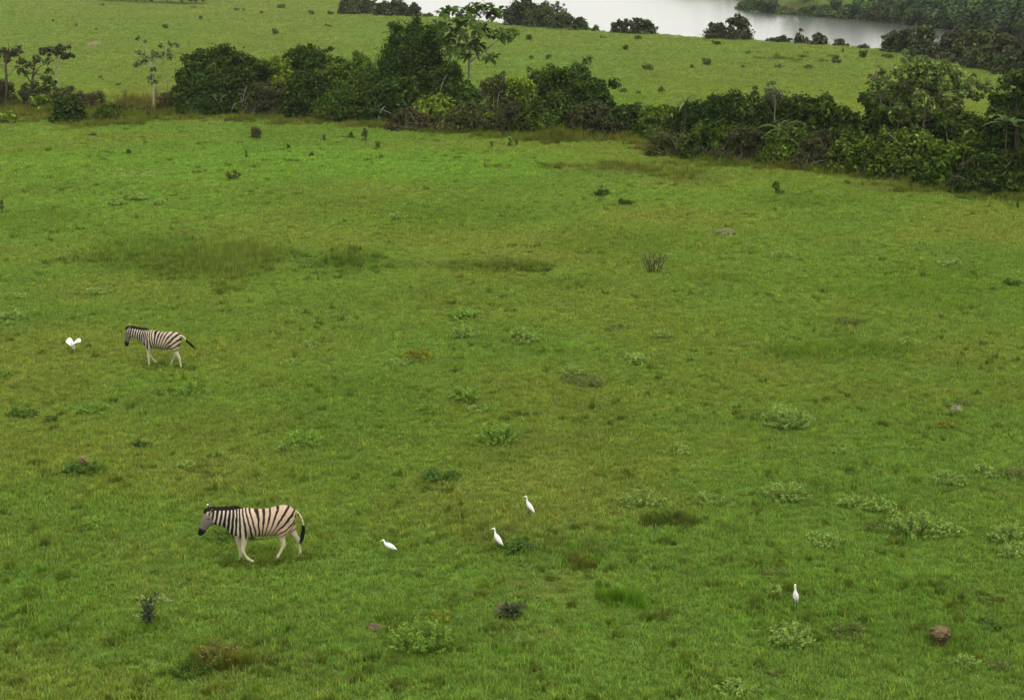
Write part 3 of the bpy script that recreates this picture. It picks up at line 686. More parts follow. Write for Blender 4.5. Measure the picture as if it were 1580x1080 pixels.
# --- the slim tree with rosettes of large leaves
def rosette_tree():
    r = next_rng(); px, by = 724, 189; x, y, z, mpp = at(px, by); y += 2.4; x *= y / (y - 2.4); z = float(terrain(x, y)[0])
    th = thing('tree', 'tall slim tree with rosettes of large leaves standing above the thicket', 'tree', (x, y, z), 0, HG)
    def loc(q, dep=0.0):
        yy = y + dep; b_ = -(q[1] - 540) / FPX; t = yy / (CP + b_ * SP)
        return np.array(((q[0] - 790) / FPX * t - x, dep, CAM_H + t * (-SP + b_ * CP) - z))
    spots = [(735, 9), (750, 8), (742, 16), (722, 14), (760, 14), (770, 17), (766, 26), (755, 22), (730, 20), (690, 18), (682, 22), (700, 18), (711, 22), (720, 26), (675, 40), (688, 42), (704, 34),
             (716, 38), (727, 30), (684, 50), (700, 50), (694, 60), (681, 62), (713, 54), (736, 47), (748, 54), (737, 60), (726, 70), (715, 76), (722, 88), (732, 79), (738, 69), (706, 72), (692, 72), (700, 82),
             (764, 57), (773, 53), (786, 57), (795, 56), (787, 49), (754, 92), (762, 89), (748, 44), (666, 46), (668, 60)]
    b = Buf(); bk = GREY_BARK * 1.15
    tr = [np.array((0, 0, -.1)), loc((724, 150)), loc((724, 98)), loc((727, 70)), loc((735, 45)), loc((741, 22))]
    pts = spline(tr, 5); b.add(*tube(pts, np.linspace(.12, .035, len(pts)), 8), bk)
    mains = [([(725, 96), (742, 84), (756, 72), (772, 60)], .4), ([(725, 92), (712, 70), (698, 52), (686, 32)], -.5), ([(726, 80), (714, 55), (708, 36), (703, 24)], .7),
             ([(730, 60), (742, 44), (756, 30), (766, 24)], .6), ([(740, 86), (750, 88), (756, 92)], .3), ([(734, 46), (728, 32), (722, 20)], -.8)]
    skel = [pts]
    for q, dep in mains:
        k = spline([loc(s, dep * i / (len(q) - 1)) for i, s in enumerate(q)], 5); b.add(*tube(k, np.linspace(.055, .025, len(k)), 6), bk); skel.append(k)
    sk = np.concatenate(skel)
    for (cx, cy) in spots:
        dep = r.normal(0, 1.0); c = loc((cx, cy), dep)
        dd = np.linalg.norm(sk - c, axis=1) + np.maximum(0, sk[:, 2] - c[2]) * 1.5; k = sk[int(np.argmin(dd))]
        limbs(b, k, [c], .025, r, bk, n=4, r1=.6)
        rb = Buf(); nl = int(r.integers(12, 18)); col = np.array((.056, .098, .018)) * r.uniform(.75, 1.3)
        axis_t = norm(np.array((r.normal(0, .35), r.normal(0, .35), 1.0))); e1 = norm(np.cross(axis_t, (0, 1, .2))); e2 = np.cross(axis_t, e1)
        for j in range(nl):
            an = j * 2.399 + r.normal(0, .15); el = r.uniform(-.35, .95); l = r.uniform(.46, .80)
            d = e1 * math.cos(an) + e2 * math.sin(an); ts = np.linspace(0, 1, 5)
            p_ = c + d[None] * (l * ts * math.cos(el) + .05)[:, None] + axis_t[None] * (l * ts * math.sin(el))[:, None] - np.array((0, 0, 1.0))[None] * (.38 * l * ts ** 2)[:, None]
            s_ = norm(np.cross(d, axis_t)); w_ = (l * .25 * np.array((.15, .6, 1.0, .85, .05)))[:, None]; lift = np.array((0, 0, .35))[None] * w_
            V = np.concatenate([p_ - s_ * w_ + lift, p_, p_ + s_ * w_ + lift]); i = np.arange(4)
            rb.add(V, np.concatenate([np.stack([i, i + 1, i + 6, i + 5], -1), np.stack([i + 5, i + 6, i + 11, i + 10], -1)]), col * r.uniform(.75, 1.3))
        link('leaf_rosette', rb.mesh('leaf_rosette', M_LEAF), th)
    link('trunk', b.mesh('trunk', M_BARK, True), th)
rosette_tree()

# --- bare pale twigs over the corner bush and in the shade of the big-leaved bush
def dead_branch(px, by, ends, label, bark, r0):
    r = next_rng(); x, y, z, mpp = at(px, by); y -= .35; z = float(terrain(x, y)[0])
    o = Buf()
    for q in ends:
        b_ = -(q[1] - 540) / FPX; t = y / (CP + b_ * SP); e = np.array(((q[0] - 790) / FPX * t - x, r.normal(-.1, .25), CAM_H + t * (-SP + b_ * CP) - z))
        s = np.array((r.normal(0, .25), 0, -.08)); mid = s * .45 + e * .55 + np.array((0, 0, r.uniform(.05, .35)))
        pts = spline([s, mid, e], 5); o.add(*tube(pts, np.linspace(r0, r0 * .35, len(pts)), 5), bark * r.uniform(.8, 1.2))
        for k in range(3):
            p0 = pts[int(r.integers(4, len(pts)))]; o.add(*tube([p0, p0 + np.array((r.normal(0, .3), r.normal(0, .2), r.uniform(.1, .45)))], [r0 * .4, r0 * .2], 4), bark)
    tag(link('dead_branch', o.mesh('dead_branch', M_BARK, True), None, (x, y, z)), label, 'branch', 'pale dead branches in the thicket')
dead_branch(1530, 296, [(1490, 275), (1505, 268), (1545, 254), (1560, 262), (1575, 270)], 'grey tangle of dead twigs lying over the corner bush', PALE_BARK, .045)
dead_branch(378, 178, [(380, 135), (372, 150), (392, 160), (383, 145)], 'upright pale dead stem standing against the shade of the broad bush', PALE_BARK, .04)
dead_branch(350, 179, [(318, 164), (340, 152), (365, 158), (330, 146)], 'pale dead branches sprawling low in the shade of the broad bush', PALE_BARK * .8, .035)
dead_branch(1362, 268, [(1352, 250), (1358, 248), (1364, 252)], 'white dead twig scrap low in the thicket by the grass', PALE_BARK * 1.6, .05)

# ------------------------------------------------------------------ trees along the lake edge
LG = 'trees along the lake edge'
STY.update({
    'lake':   ((.042, .058, .020), .42, .26, 1.6, 12, 2.2, 0, (.1, (.085, .10, .05))),
    'lakeb':  ((.050, .062, .022), .40, .24, 1.4, 12, 2.2, .12, (.2, (.10, .085, .05))),
    'lakeg':  ((.060, .084, .026), .42, .26, 1.5, 12, 2.0, .08, (.12, (.11, .13, .06))),
})
LAKE_T = [
 (538, 24, 34, -6, 'lakeg', 'hazy green bush at the start of the lake-edge row beside open grass', 1),
 (562, 24, 36, -3, 'lakeb', 'grey-green bush next to the hazy one at the lake edge', 3),
 (594, 26, 32, 4, 'lake', 'dark round tree in the first lake-edge clump', 1),
 (615, 27, 34, 0, 'lake', 'tallest dark tree of the first lake-edge clump', 2),
 (641, 27, 20, 6, 'lake', 'pointed dark tree at the waterward end of the first lake-edge clump', 1),
 (661, 28, 12, 22, 'lakeg', 'tiny bush on the crest after the first lake-edge clump', 2),
 (796, 40, 30, 2, 'lake', 'blue-grey tree behind the big-leaved tree at the lake', 2),
 (815, 41, 40, -4, 'lake', 'tall full tree of the second lake-edge clump', 3),
 (838, 42, 46, 8, 'lakeg', 'broad green tree in the second lake-edge clump', 1),
 (868, 44, 44, 18, 'lakeg', 'lower green tree after the broad one in the second lake-edge clump', 1),
 (893, 46, 34, 30, 'lakeg', 'small bush ending the second lake-edge clump', 1),
 (919, 48, 12, 42, 'lakeg', 'tiny round shrub alone on the crest after the second clump', 1),
 (958, 51, 38, 33, 'lakeb', 'rounded brown-green tree of the pair alone at the water', 1),
 (990, 52, 44, 31, 'lake', 'darker tree of the pair alone at the water', 1),
 (1108, 58, 46, 36, 'lakeb', 'dense brown tree with a domed crown at the water', 1),
 (1138, 60, 40, 28, 'lakeb', 'open brown tree beside the domed brown one at the water', 1.5),
 (1192, 65, 26, 60, 'lakeg', 'low bush on the crest after the brown pair', 1),
 (1207, 65, 22, 57, 'lakeb', 'arched grey bush on the crest beside the spiky one', 1.5),
 (1234, 66, 20, 54, 'lakeb', 'brown bush under the topknot sapling on the crest', 1),
 (1263, 68, 28, 53, 'lakeb', 'rounded brown bush between the topknot sapling and the arched bush', 1),
 (1296, 71, 24, 62, 'lakeb', 'last low brown bush before the open stretch of crest', 1.5),
 (1330, 74, 18, 70, 'lakeg', 'flat little bush at the end of the open crest', 1.5),
 (1376, 77, 30, 50, 'lake', 'dark tree at the tip of the large lakeside wood', 1),
 (1394, 78, 40, 45, 'lake', 'tall dark round tree near the tip of the lakeside wood', 1.5),
 (1428, 82, 46, 47, 'lakeg', 'olive tree after the tall dark one in the lakeside wood', 1.5),
 (1462, 84, 40, 54, 'lakeb', 'brown-tinged tree in the middle of the lakeside wood', 2),
 (1486, 84, 46, 48, 'lakeb', 'rusty-crowned tree in the lakeside wood', 4),
 (1516, 84, 46, 44, 'lakeg', 'tall green-topped tree at the back of the lakeside wood', 4),
 (1545, 92, 50, 50, 'lakeb', 'spreading brown-green tree at the back of the lakeside wood', 3),
 (1572, 100, 40, 60, 'lakeb', 'low brown tree closing the lakeside wood beside the narrow water', 3),
 (1480, 100, 44, 70, 'lakeg', 'grey-green bush in the front of the lakeside wood', 1),
 (1506, 108, 44, 74, 'lake', 'dark bush in the front of the lakeside wood', 1),
 (1530, 112, 46, 72, 'lakeg', 'green bush with a pale top in the front of the lakeside wood', 1),
 (1466, 98, 26, 80, 'lake', 'small dark bush at the corner of the lakeside wood', .5),
 (1556, 117, 50, 82, 'lakeg', 'broad green bush in the front of the wood, next to the tall edge tree', .5),
 (1590, 122, 46, 86, 'lake', 'dark bush at the end of the front of the lakeside wood', .5),
]
for (px, by, w, top, st, lab, back) in LAKE_T:
    bush(px, by, w, top, st, lab, back, LG, 'tree' if 'tree' in lab.split(' ')[:4] else 'bush', 'tree' if 'tree' in lab.split(' ')[:4] else 'bush', .8, 0.0, DARK_BARK, 1.0)
cluster_tree(1234, 66, [(1234, 66), (1234, 56), (1235, 48)], [], [(1235, 47, 3.2), (1230, 55, 3)], 'topknot sapling with a small tuft of leaves standing against the water', (.05, .055, .03), (.3, .2), 1.6, DARK_BARK, .06, LG, sparse=0)
cluster_tree(858, 44, [(858, 44), (857, 24), (856, 14)], [], [(850, 13, 5), (859, 9, 5), (866, 15, 5), (856, 18, 4)], 'thin tree with a small open crown above the second lake-edge clump', (.06, .07, .035), (.38, .22), 1.3, DARK_BARK, .1, LG, sparse=.1)
cluster_tree(787, 40, [(787, 40), (787, 24), (788, 10)], [], [(784, 18, 5), (790, 12, 5), (788, 26, 5)], 'thin blue-grey tree first in the second lake-edge clump', (.055, .07, .04), (.38, .22), 1.2, DARK_BARK, .1, LG, sparse=.15)

# ------------------------------------------------------------------ wood on the far bank
FG = 'trees on the far bank'
def crown_variant(seed, kind):
    r = np.random.default_rng(seed); cols = {'a': (.062, .104, .034), 'b': (.085, .135, .038), 'c': (.086, .106, .038), 'd': (.048, .088, .034)}
    lobes = dome_lobes(5.6, 5.2, 6.4, 11, 2.0, r, 1.0, 1.05)
    V, F, C = lobe_leaves(lobes, .62, .42, 1.35, r, cols[kind], vary=.22, droop=.3, warm=(.1, (.10, .14, .05)))
    b = Buf(); limbs(b, (0, 0, -.3), [np.array(l_[:3]) for l_ in lobes[:5]], .16, r, GREY_BARK)
    return mesh_np('crown', V, F, M_LEAF, C), b.mesh('trunk', M_BARK, True), (V, F, C)
VAR = [crown_variant(500 + i, 'aabbcdad'[i]) for i in range(8)]
def far_tree(x, y, s, v, label, sx=1.0):
    th = thing('tree', label, 'tree', (x, y, float(terrain(x, y)[0]) - .2), 0, FG)
    q = link('crown', VAR[v][0], th); q.scale = (s * sx, s * sx, s); q.rotation_euler = (0, 0, v * 1.3 + x)
    q = link('trunk', VAR[v][1], th); q.scale = (s, s, s)
    return th
def shore_pt(px, py, back=0.0):
    """spot on the far bank seen at the waterline px, py, moved back up the bank"""
    a, b_ = (px - 790) / FPX, -(py - 540) / FPX; t = (LAKE_Z - CAM_H) / (-SP + b_ * CP)
    return a * t + back * .72, (CP + b_ * SP) * t + back * .70
ADJ = ['tip', 'low', 'dark', 'olive', 'round', 'bushy', 'pale', 'ragged']
FAR = [
 (1133, 15, .55, 3, 'small bushy tree on the very tip of the far bank'), (1146, 17, .8, 0, 'dark tree just behind the tip of the far bank'), (1160, 19, .9, 1, 'second full tree from the tip of the far bank'),
 (1176, 21, .85, 5, 'blackish tree after the full pair near the far tip'), (1193, 23, .85, 2, 'fresh green tree on the far bank above the narrowing water'), (1210, 24, .75, 4, 'olive-brown tree on the far bank opposite the topknot sapling'),
 (1226, 25, .8, 6, 'dark green tree on the far bank over the topknot sapling'), (1243, 26, .85, 3, 'light crowned tree on the far bank over the rounded brown bush'), (1259, 27, .75, 0, 'low dark tree on the far waterline past the rounded brown bush'),
 (1276, 28, .9, 1, 'broad tree on the far waterline over the last low brown bush'), (1294, 30, .8, 4, 'brownish tree on the far waterline before the straight stretch'), (1311, 31, .9, 7, 'full dark tree starting the straight stretch of far waterline'),
 (1329, 33, .85, 2, 'mid green tree on the straight stretch of far waterline'), (1347, 34, .85, 4, 'dull brown tree on the straight stretch of far waterline'), (1365, 36, .9, 0, 'dark tree across the water from the tip of the lakeside wood'),
 (1383, 38, .95, 3, 'green tree across the water from the tall dark round tree'), (1402, 40, 1.0, 6, 'tall dark tree across the water over the lakeside wood tip'), (1421, 42, .95, 5, 'blackish tree across the water over the olive tree'),
 (1440, 44, 1.0, 1, 'round green tree across the water over the brown-tinged tree'), (1460, 46, 1.0, 7, 'dark full tree across the narrow water'), (1480, 49, 1.05, 0, 'dark tree overhanging the narrow water'),
 (1500, 51, 1.0, 2, 'lighter tree overhanging the narrow water beside the dark one'), (1521, 54, 1.1, 5, 'blackish tall tree above the narrow water'), (1542, 57, 1.1, 6, 'dark tree above the narrow water near the edge of the view'),
 (1563, 60, 1.1, 7, 'full dark tree above the last strip of water'), (1584, 63, 1.15, 0, 'last dark tree of the far waterline at the edge of the view'),
]
for (px, py, s, v, lab) in FAR:
    x, y = shore_pt(px, py, 3.0); far_tree(x, y, s * (.78 if 1185 < px < 1340 else 1.0), v, lab, 1.15)
# the pale straight trunk standing in the wood
x, y = shore_pt(1500, 51, 12.0)
th = far_tree(x, y, 1.5, 3, 'taller tree with a pale straight trunk in the far wood', .8)
b = Buf(); b.add(*tube([(-2.2, -3.2, 0), (-2.15, -3.3, 5), (-2.0, -3.2, 11)], [.26, .22, .12], 7), np.array((.40, .39, .33))); link('pale_trunk', b.mesh('pale_trunk', M_BARK, True), th)
# the rest of the wood reads as one mass
r = np.random.default_rng(77); vb = Buf()
for row, (bk, dens, sc) in enumerate(((9, 30, .95), (16, 30, 1.0), (24, 28, 1.0), (34, 24, 1.0), (46, 22, 1.1), (60, 20, 1.15), (76, 16, 1.2))):
    for k in range(dens):
        t = (k + r.uniform(.1, .9)) / dens; px = 1150 + t * 470; py = np.interp(px, [1150, 1310, 1480, 1620], [17, 31, 49, 69])
        x, y = shore_pt(px, py, bk + r.normal(0, 2.2)); clear = fbm(x * .03 + 4, y * .03, 91)
        if bk > 12 and px < 1420 and clear > .52: continue
        if bk > 7 and 1180 < px < 1345 and r.random() < .75: continue
        s = sc * r.uniform(.7, 1.15) * (1.15 if px > 1400 else .85); v = int(r.integers(0, 8)); V, F, C = VAR[v][2]
        if float(basin_sd(np.array([x]), np.array([y]))[0]) > 8: continue
        c, sn = math.cos(k * 1.7), math.sin(k * 1.7)
        Vr = np.stack([V[:, 0] * c - V[:, 1] * sn, V[:, 0] * sn + V[:, 1] * c, V[:, 2]], -1) * s * (1.1, 1.1, 1) + (x, y, float(terrain(x, y)[0]) - .3)
        vb.add(Vr, F, C * r.uniform(.75, 1.25))
for k in range(16):                                     # wooded shore beyond the tip, out to the upper edge of the view
    x, y = 66 + r.normal(0, 3), 428 + k * 9.0
    if basin_sd(np.array([x]), np.array([y]))[0] > 2: x += 10
    V, F, C = VAR[k % 8][2]; vb.add(V * .5 + (x, y, float(terrain(x, y)[0]) - .2), F, C)
o = link('far_wood', vb.mesh('far_wood', M_LEAF)); o['kind'] = 'stuff'

# ------------------------------------------------------------------ low plants of the near meadow
WG = 'low plants in the short grass'
WST = {  # leaf colour, leaf length, width, cover, height/width, stem colour
    'pale':  ((.165, .245, .048), .075, .030, 1.5, .34, (.15, .17, .05)),
    'fresh': ((.135, .228, .030), .070, .030, 1.6, .36, (.12, .15, .04)),
    'grey':  ((.100, .125, .028), .070, .026, 1.0, .24, (.12, .11, .06)),
    'dark':  ((.045, .085, .010), .080, .034, 1.5, .36, (.06, .06, .03)),
    'teal':  ((.072, .135, .020), .080, .034, 1.4, .30, (.08, .10, .04)),
    'gold':  ((.140, .165, .014), .090, .030, 1.2, .30, (.12, .12, .04)),
    'straw': ((.135, .140, .030), .110, .022, 1.1, .40, (.16, .14, .05)),
}
def weed(px, py, w, h, style, label):
    r = next_rng(); col, L, lw, cov, hw, sc_ = WST[style]
    x, y, z, mpp = at(px, py); Wd = w * mpp
    elev = math.atan2(CAM_H, y); D = min(Wd * 1.1, max(.25 * Wd, (h * mpp - Wd * .16) / math.sin(elev))); H = min(.42, hw * min(Wd, D * 1.2))
    ls = min(1.9, max(1.0, y / 40)) ; L *= ls; lw *= ls
    th = thing('weed_plant', label, 'plant', (x, y, z), 0, WG)
    ns = int(min(150, 14 + 75 * Wd * D)); PP, NN, CC = [], [], []; b = Buf(); col = np.array(col) * 1.2
    for k in range(ns):
        an = r.uniform(0, 6.283); q = math.sqrt(r.random()); lump = .55 + .9 * vnoise(math.cos(an) * q * 2.2 + px, math.sin(an) * q * 2.2 + py, 3)
        cx, cy = math.cos(an) * q * Wd * .5 * (.8 + .3 * lump), math.sin(an) * q * D * .5 * (.8 + .3 * lump); h_ = max(.05, H * (1 - .6 * q * q) * float(lump) * r.uniform(.7, 1.2))
        tip = np.array((cx + math.cos(an) * .05 + r.normal(0, .02), cy + math.sin(an) * .05 + r.normal(0, .02), h_)); base = np.array((cx * .55, cy * .55, -.03))
        if k % 2 == 0: b.add(*tube([base, base * .5 + tip * .5 + (0, 0, .01), tip], [.006, .005, .003], 3), sc_)
        m_ = int((10 + 46 * h_) * (cov / 1.3) / (ls * .8)); f = r.uniform(.25, 1.05, m_)[:, None]
        PP.append(base * (1 - f) + tip * f + r.normal(0, .022 * ls, (m_, 3)) * (1, 1, .6)); NN.append(r.normal(0, .55, (m_, 3)) + (0, 0, .8))
        CC.append(col * r.uniform(.72, 1.25) * r.uniform(.75, 1.3, (m_, 1)))
    PP, NN, CC = np.concatenate(PP), np.concatenate(NN), np.concatenate(CC); k_ = PP[:, 2] > .0; PP, NN, CC = PP[k_], NN[k_], CC[k_]
    V, F = leaf_quads(PP, NN, L, lw, r, -.5); link('foliage', mesh_np('foliage', V, F, M_WEED, np.repeat(CC, 4, 0)), th)
    link('stem', b.mesh('stem', M_BARK), th)
    return th
WEEDS = [
 (655, 998, 92, 48, 'fresh', 'large bushy light green plant, biggest in the grass, before the earth mound'),
 (1220, 988, 66, 40, 'pale', 'pale bushy plant in front of the lone upright egret'),
 (1412, 822, 78, 38, 'pale', 'pale domed plant, brightest of the row behind the mushroom mound'),
 (1470, 824, 40, 20, 'pale', 'small pale plant trailing off the bright domed plant'),
 (1350, 818, 36, 18, 'grey', 'dull small plant on the other side of the bright domed plant'),
 (1214, 770, 68, 28, 'pale', 'pale flat plant with a comb-like top in the row of five'),
 (1318, 782, 44, 22, 'pale', 'pale creeping plant between the comb-topped and the domed plant'),
 (1356, 786, 44, 22, 'pale', 'straggling pale plant touching the creeping one'),
 (1097, 776, 42, 18, 'pale', 'small pale plant between the comb-topped plant and the wide grey-edged one'),
 (984, 778, 66, 26, 'pale', 'wide pale plant with a grey edge in the row of five'),
 (1270, 838, 44, 30, 'pale', 'silvery round plant standing below the comb-topped one'),
 (1214, 656, 76, 32, 'pale', 'sharp-edged pale plant alone in the middle of the meadow'),
 (1182, 642, 28, 20, 'grey', 'grey dry plant touching the sharp-edged pale plant'),
 (1464, 745, 50, 26, 'pale', 'pale plant with a dull tail, level with the comb-topped one'),
 (1520, 733, 38, 18, 'pale', 'thin pale plant before the large grey-green mat'),
 (1568, 736, 46, 26, 'grey', 'grey-green mat at the edge beside the thin pale plant'),
 (1556, 832, 64, 28, 'pale', 'wide pale plant at the edge after the bright domed plant'),
 (1562, 858, 52, 22, 'pale', 'yellowish low plant just below the wide one at the edge'),
 (1200, 890, 40, 20, 'grey', 'dull low plant behind the lone upright egret'),
 (1192, 916, 28, 26, 'pale', 'thin pale sprigs beside the lone upright egret'),
 (769, 682, 62, 28, 'fresh', 'crisp green plant with a shaded foot in the middle of the meadow'),
 (472, 686, 52, 30, 'fresh', 'leafy pale green plant above the rump of the large zebra'),
 (440, 692, 34, 20, 'pale', 'paler smaller plant leaning on the leafy one above the large zebra'),
 (718, 616, 48, 18, 'fresh', 'low fresh plant behind the crisp one'),
 (736, 633, 26, 14, 'pale', 'small pale plant right before the low fresh one'),
 (660, 634, 28, 16, 'fresh', 'small green plant with a brown edge beside the low fresh one'),
 (645, 554, 44, 20, 'gold', 'yellowish brown-shaded plant straight across from the smaller zebra'),
 (620, 562, 40, 14, 'pale', 'pale mat below the yellowish brown-shaded plant'),
 (714, 491, 36, 14, 'fresh', 'small green plant, first of the two behind each other'),
 (716, 520, 40, 14, 'pale', 'small pale plant, second of the two behind each other'),
 (806, 527, 48, 22, 'pale', 'greyish pale plant beyond the two small ones'),
 (478, 537, 30, 18, 'pale', 'small pale tuft-like plant past the tail of the smaller zebra'),
 (446, 563, 30, 10, 'pale', 'flat pale plant on the ground past the smaller zebra'),
 (140, 636, 66, 18, 'fresh', 'bright flat green plant between the smaller zebra and the little mushroom mound'),
 (35, 642, 40, 16, 'teal', 'bluish green plant beside the bright flat one'),
 (80, 649, 14, 10, 'dark', 'small dark round plant near the bright flat one'),
 (290, 608, 44, 18, 'fresh', 'flat green plant under the hind feet of the smaller zebra'),
 (886, 576, 32, 22, 'pale', 'pale plant above the dry grey mat'),
 (908, 594, 50, 24, 'grey', 'dry grey-brown mat of weeds in the middle of the meadow'),
 (880, 588, 34, 20, 'grey', 'grey thin weeds beside the dry mat'),
 (980, 560, 36, 18, 'pale', 'pale feathery plant past the dry grey mat'),
 (950, 508, 44, 12, 'grey', 'dull streak of low plants far behind the dry grey mat'),
 (1020, 520, 36, 12, 'pale', 'pale streak of low plants far behind the feathery plant'),
 (1050, 698, 32, 18, 'pale', 'thin pale plant in front of the crisp green one toward the pale row'),
 (1296, 700, 22, 12, 'pale', 'bright little pale plant alone before the sharp-edged one'),
 (1385, 553, 54, 12, 'grey', 'grey-green streak plant beyond the sharp-edged one'),
 (1308, 498, 40, 14, 'grey', 'grey flat dry weeds far out in the smooth grass'),
 (1478, 626, 46, 16, 'grey', 'grey-brown flat mat above the yellow-green tuft'),
 (1460, 661, 30, 16, 'gold', 'yellow-green tuft with a dark foot below the grey-brown mat'),
 (20, 493, 44, 14, 'pale', 'pale flat plant near the edge beyond the white bird'),
 (152, 454, 40, 12, 'pale', 'pale low plant well behind the white bird'),
 (34, 460, 22, 8, 'pale', 'tiny pale plant at the edge beyond the flat one'),
 (6, 580, 22, 16, 'fresh', 'bright green tuft at the very edge in front of the white bird'),
 (212, 309, 34, 10, 'pale', 'pale plant in the bright grass, biggest of a cluster of four'),
 (178, 316, 24, 7, 'pale', 'small pale plant beside the cluster in the bright grass'),
 (156, 302, 14, 6, 'pale', 'tiny pale plant behind the cluster in the bright grass'),
 (246, 316, 20, 7, 'pale', 'small pale plant on the tail side of the cluster in the bright grass'),
 (793, 850, 74, 28, 'teal', 'spreading bluish green plant behind the tail of the egret in the middle'),
 (680, 738, 50, 24, 'teal', 'bluish green leafy plant between the crisp plant and the egrets'),
 (355, 832, 70, 26, 'teal', 'leafy green weeds behind the front legs of the large zebra'),
 (130, 728, 66, 26, 'teal', 'dark leafy weeds round the little mushroom mound'),
 (1134, 1068, 76, 28, 'pale', 'wide pale plant cut by the lower edge of the view'),
 (1190, 1040, 34, 18, 'grey', 'thin pale weeds above the plant at the lower edge'),
 (1030, 804, 66, 22, 'dark', 'dark green tussock in front of the wide grey-edged plant'),
 (1492, 1026, 40, 20, 'pale', 'thin pale weeds in front of the mushroom mound'),
 (1545, 1030, 40, 22, 'grey', 'dull sprawling weeds at the edge past the mushroom mound'),
 (1530, 930, 50, 18, 'grey', 'grey-green sprawling plant behind the mushroom mound'),
 (1526, 966, 30, 18, 'teal', 'small dark bluish plant beside the mushroom mound'),
 (1310, 978, 54, 34, 'grey', 'thin greyish weeds between the pale bushy plant and the mushroom mound'),
 (150, 812, 30, 20, 'fresh', 'small green plant in front of the large zebra face'),
 (286, 720, 26, 14, 'pale', 'small pale plant above the head of the large zebra'),
 (220, 690, 24, 12, 'dark', 'small dark plant behind the large zebra, on the way to the small one'),
 (340, 1018, 60, 40, 'straw', 'dry straw-coloured tussock near the lower edge'),
 (296, 1040, 60, 26, 'dark', 'dark rough tussock beside the dry straw-coloured one'),
 (680, 955, 30, 18, 'gold', 'yellowish low plant behind the biggest light green plant'),
 (612, 338, 26, 8, 'pale', 'small pale plant far out before the wide round hump of thicket'),
 (930, 302, 22, 8, 'dark', 'small dark plant far out before the dip of the thicket'),
 (965, 316, 18, 8, 'dark', 'tiny dark plant past the small dark one before the dip'),
 (1205, 396, 30, 9, 'pale', 'flat pale plant beyond the bare twiggy shrub'),
 (1463, 410, 34, 10, 'pale', 'flat pale streak plant far out under the corner bush'),
 (1562, 440, 22, 12, 'dark', 'small plant with a dark foot at the edge of the smooth grass'),
 (1400, 530, 40, 12, 'pale', 'pale streak in the grass behind the grey-green streak plant'),
]
for a in WEEDS: weed(*a)

# small upright shrubs near and beyond the thicket
SG = 'small shrubs dotted over the meadows'
def shrub(px, by, w, h, style, label, up=1.0):
    r = next_rng(); x, y, z, mpp = at(px, by); Wd = max(.25, w * mpp * .9); H = max(.2, h * mpp * .85)
    col, L, lw, cov, nl, prof, sp, warm = STY[style]; k = min(1, Wd / 1.6) * .45 + .35
    th = thing('shrub', label, 'shrub', (x, y, z), 0, SG)
    lobes = []
    for i in range(13):
        zf = r.uniform(.15, .9); R = r.uniform(.12, .26) * min(Wd, H * 1.3)
        lobes.append((r.uniform(-1, 1) * max(0, Wd / 2 - R) * (1.1 - .5 * zf), r.uniform(-1, 1) * max(0, Wd / 2 - R), min(max(R * .5, zf * H), H - R * .5), R, R, R * .9))
    V, F, C = lobe_leaves(lobes, L * k, lw * k, cov * .8, r, col, sparse=.22, warm=warm)
    k_ = .70 if y > 112 else .35; C = C * (1 - k_) + np.array((.070, .112, .016)) * k_
    link('foliage', mesh_np('foliage', V, F, M_LEAF, C), th)
    b = Buf(); limbs(b, (0, 0, -.05), [np.array(l_[:3]) for l_ in lobes[:5]], .02, r, DARK_BARK, n=4)
    link('stem', b.mesh('stem', M_BARK), th)
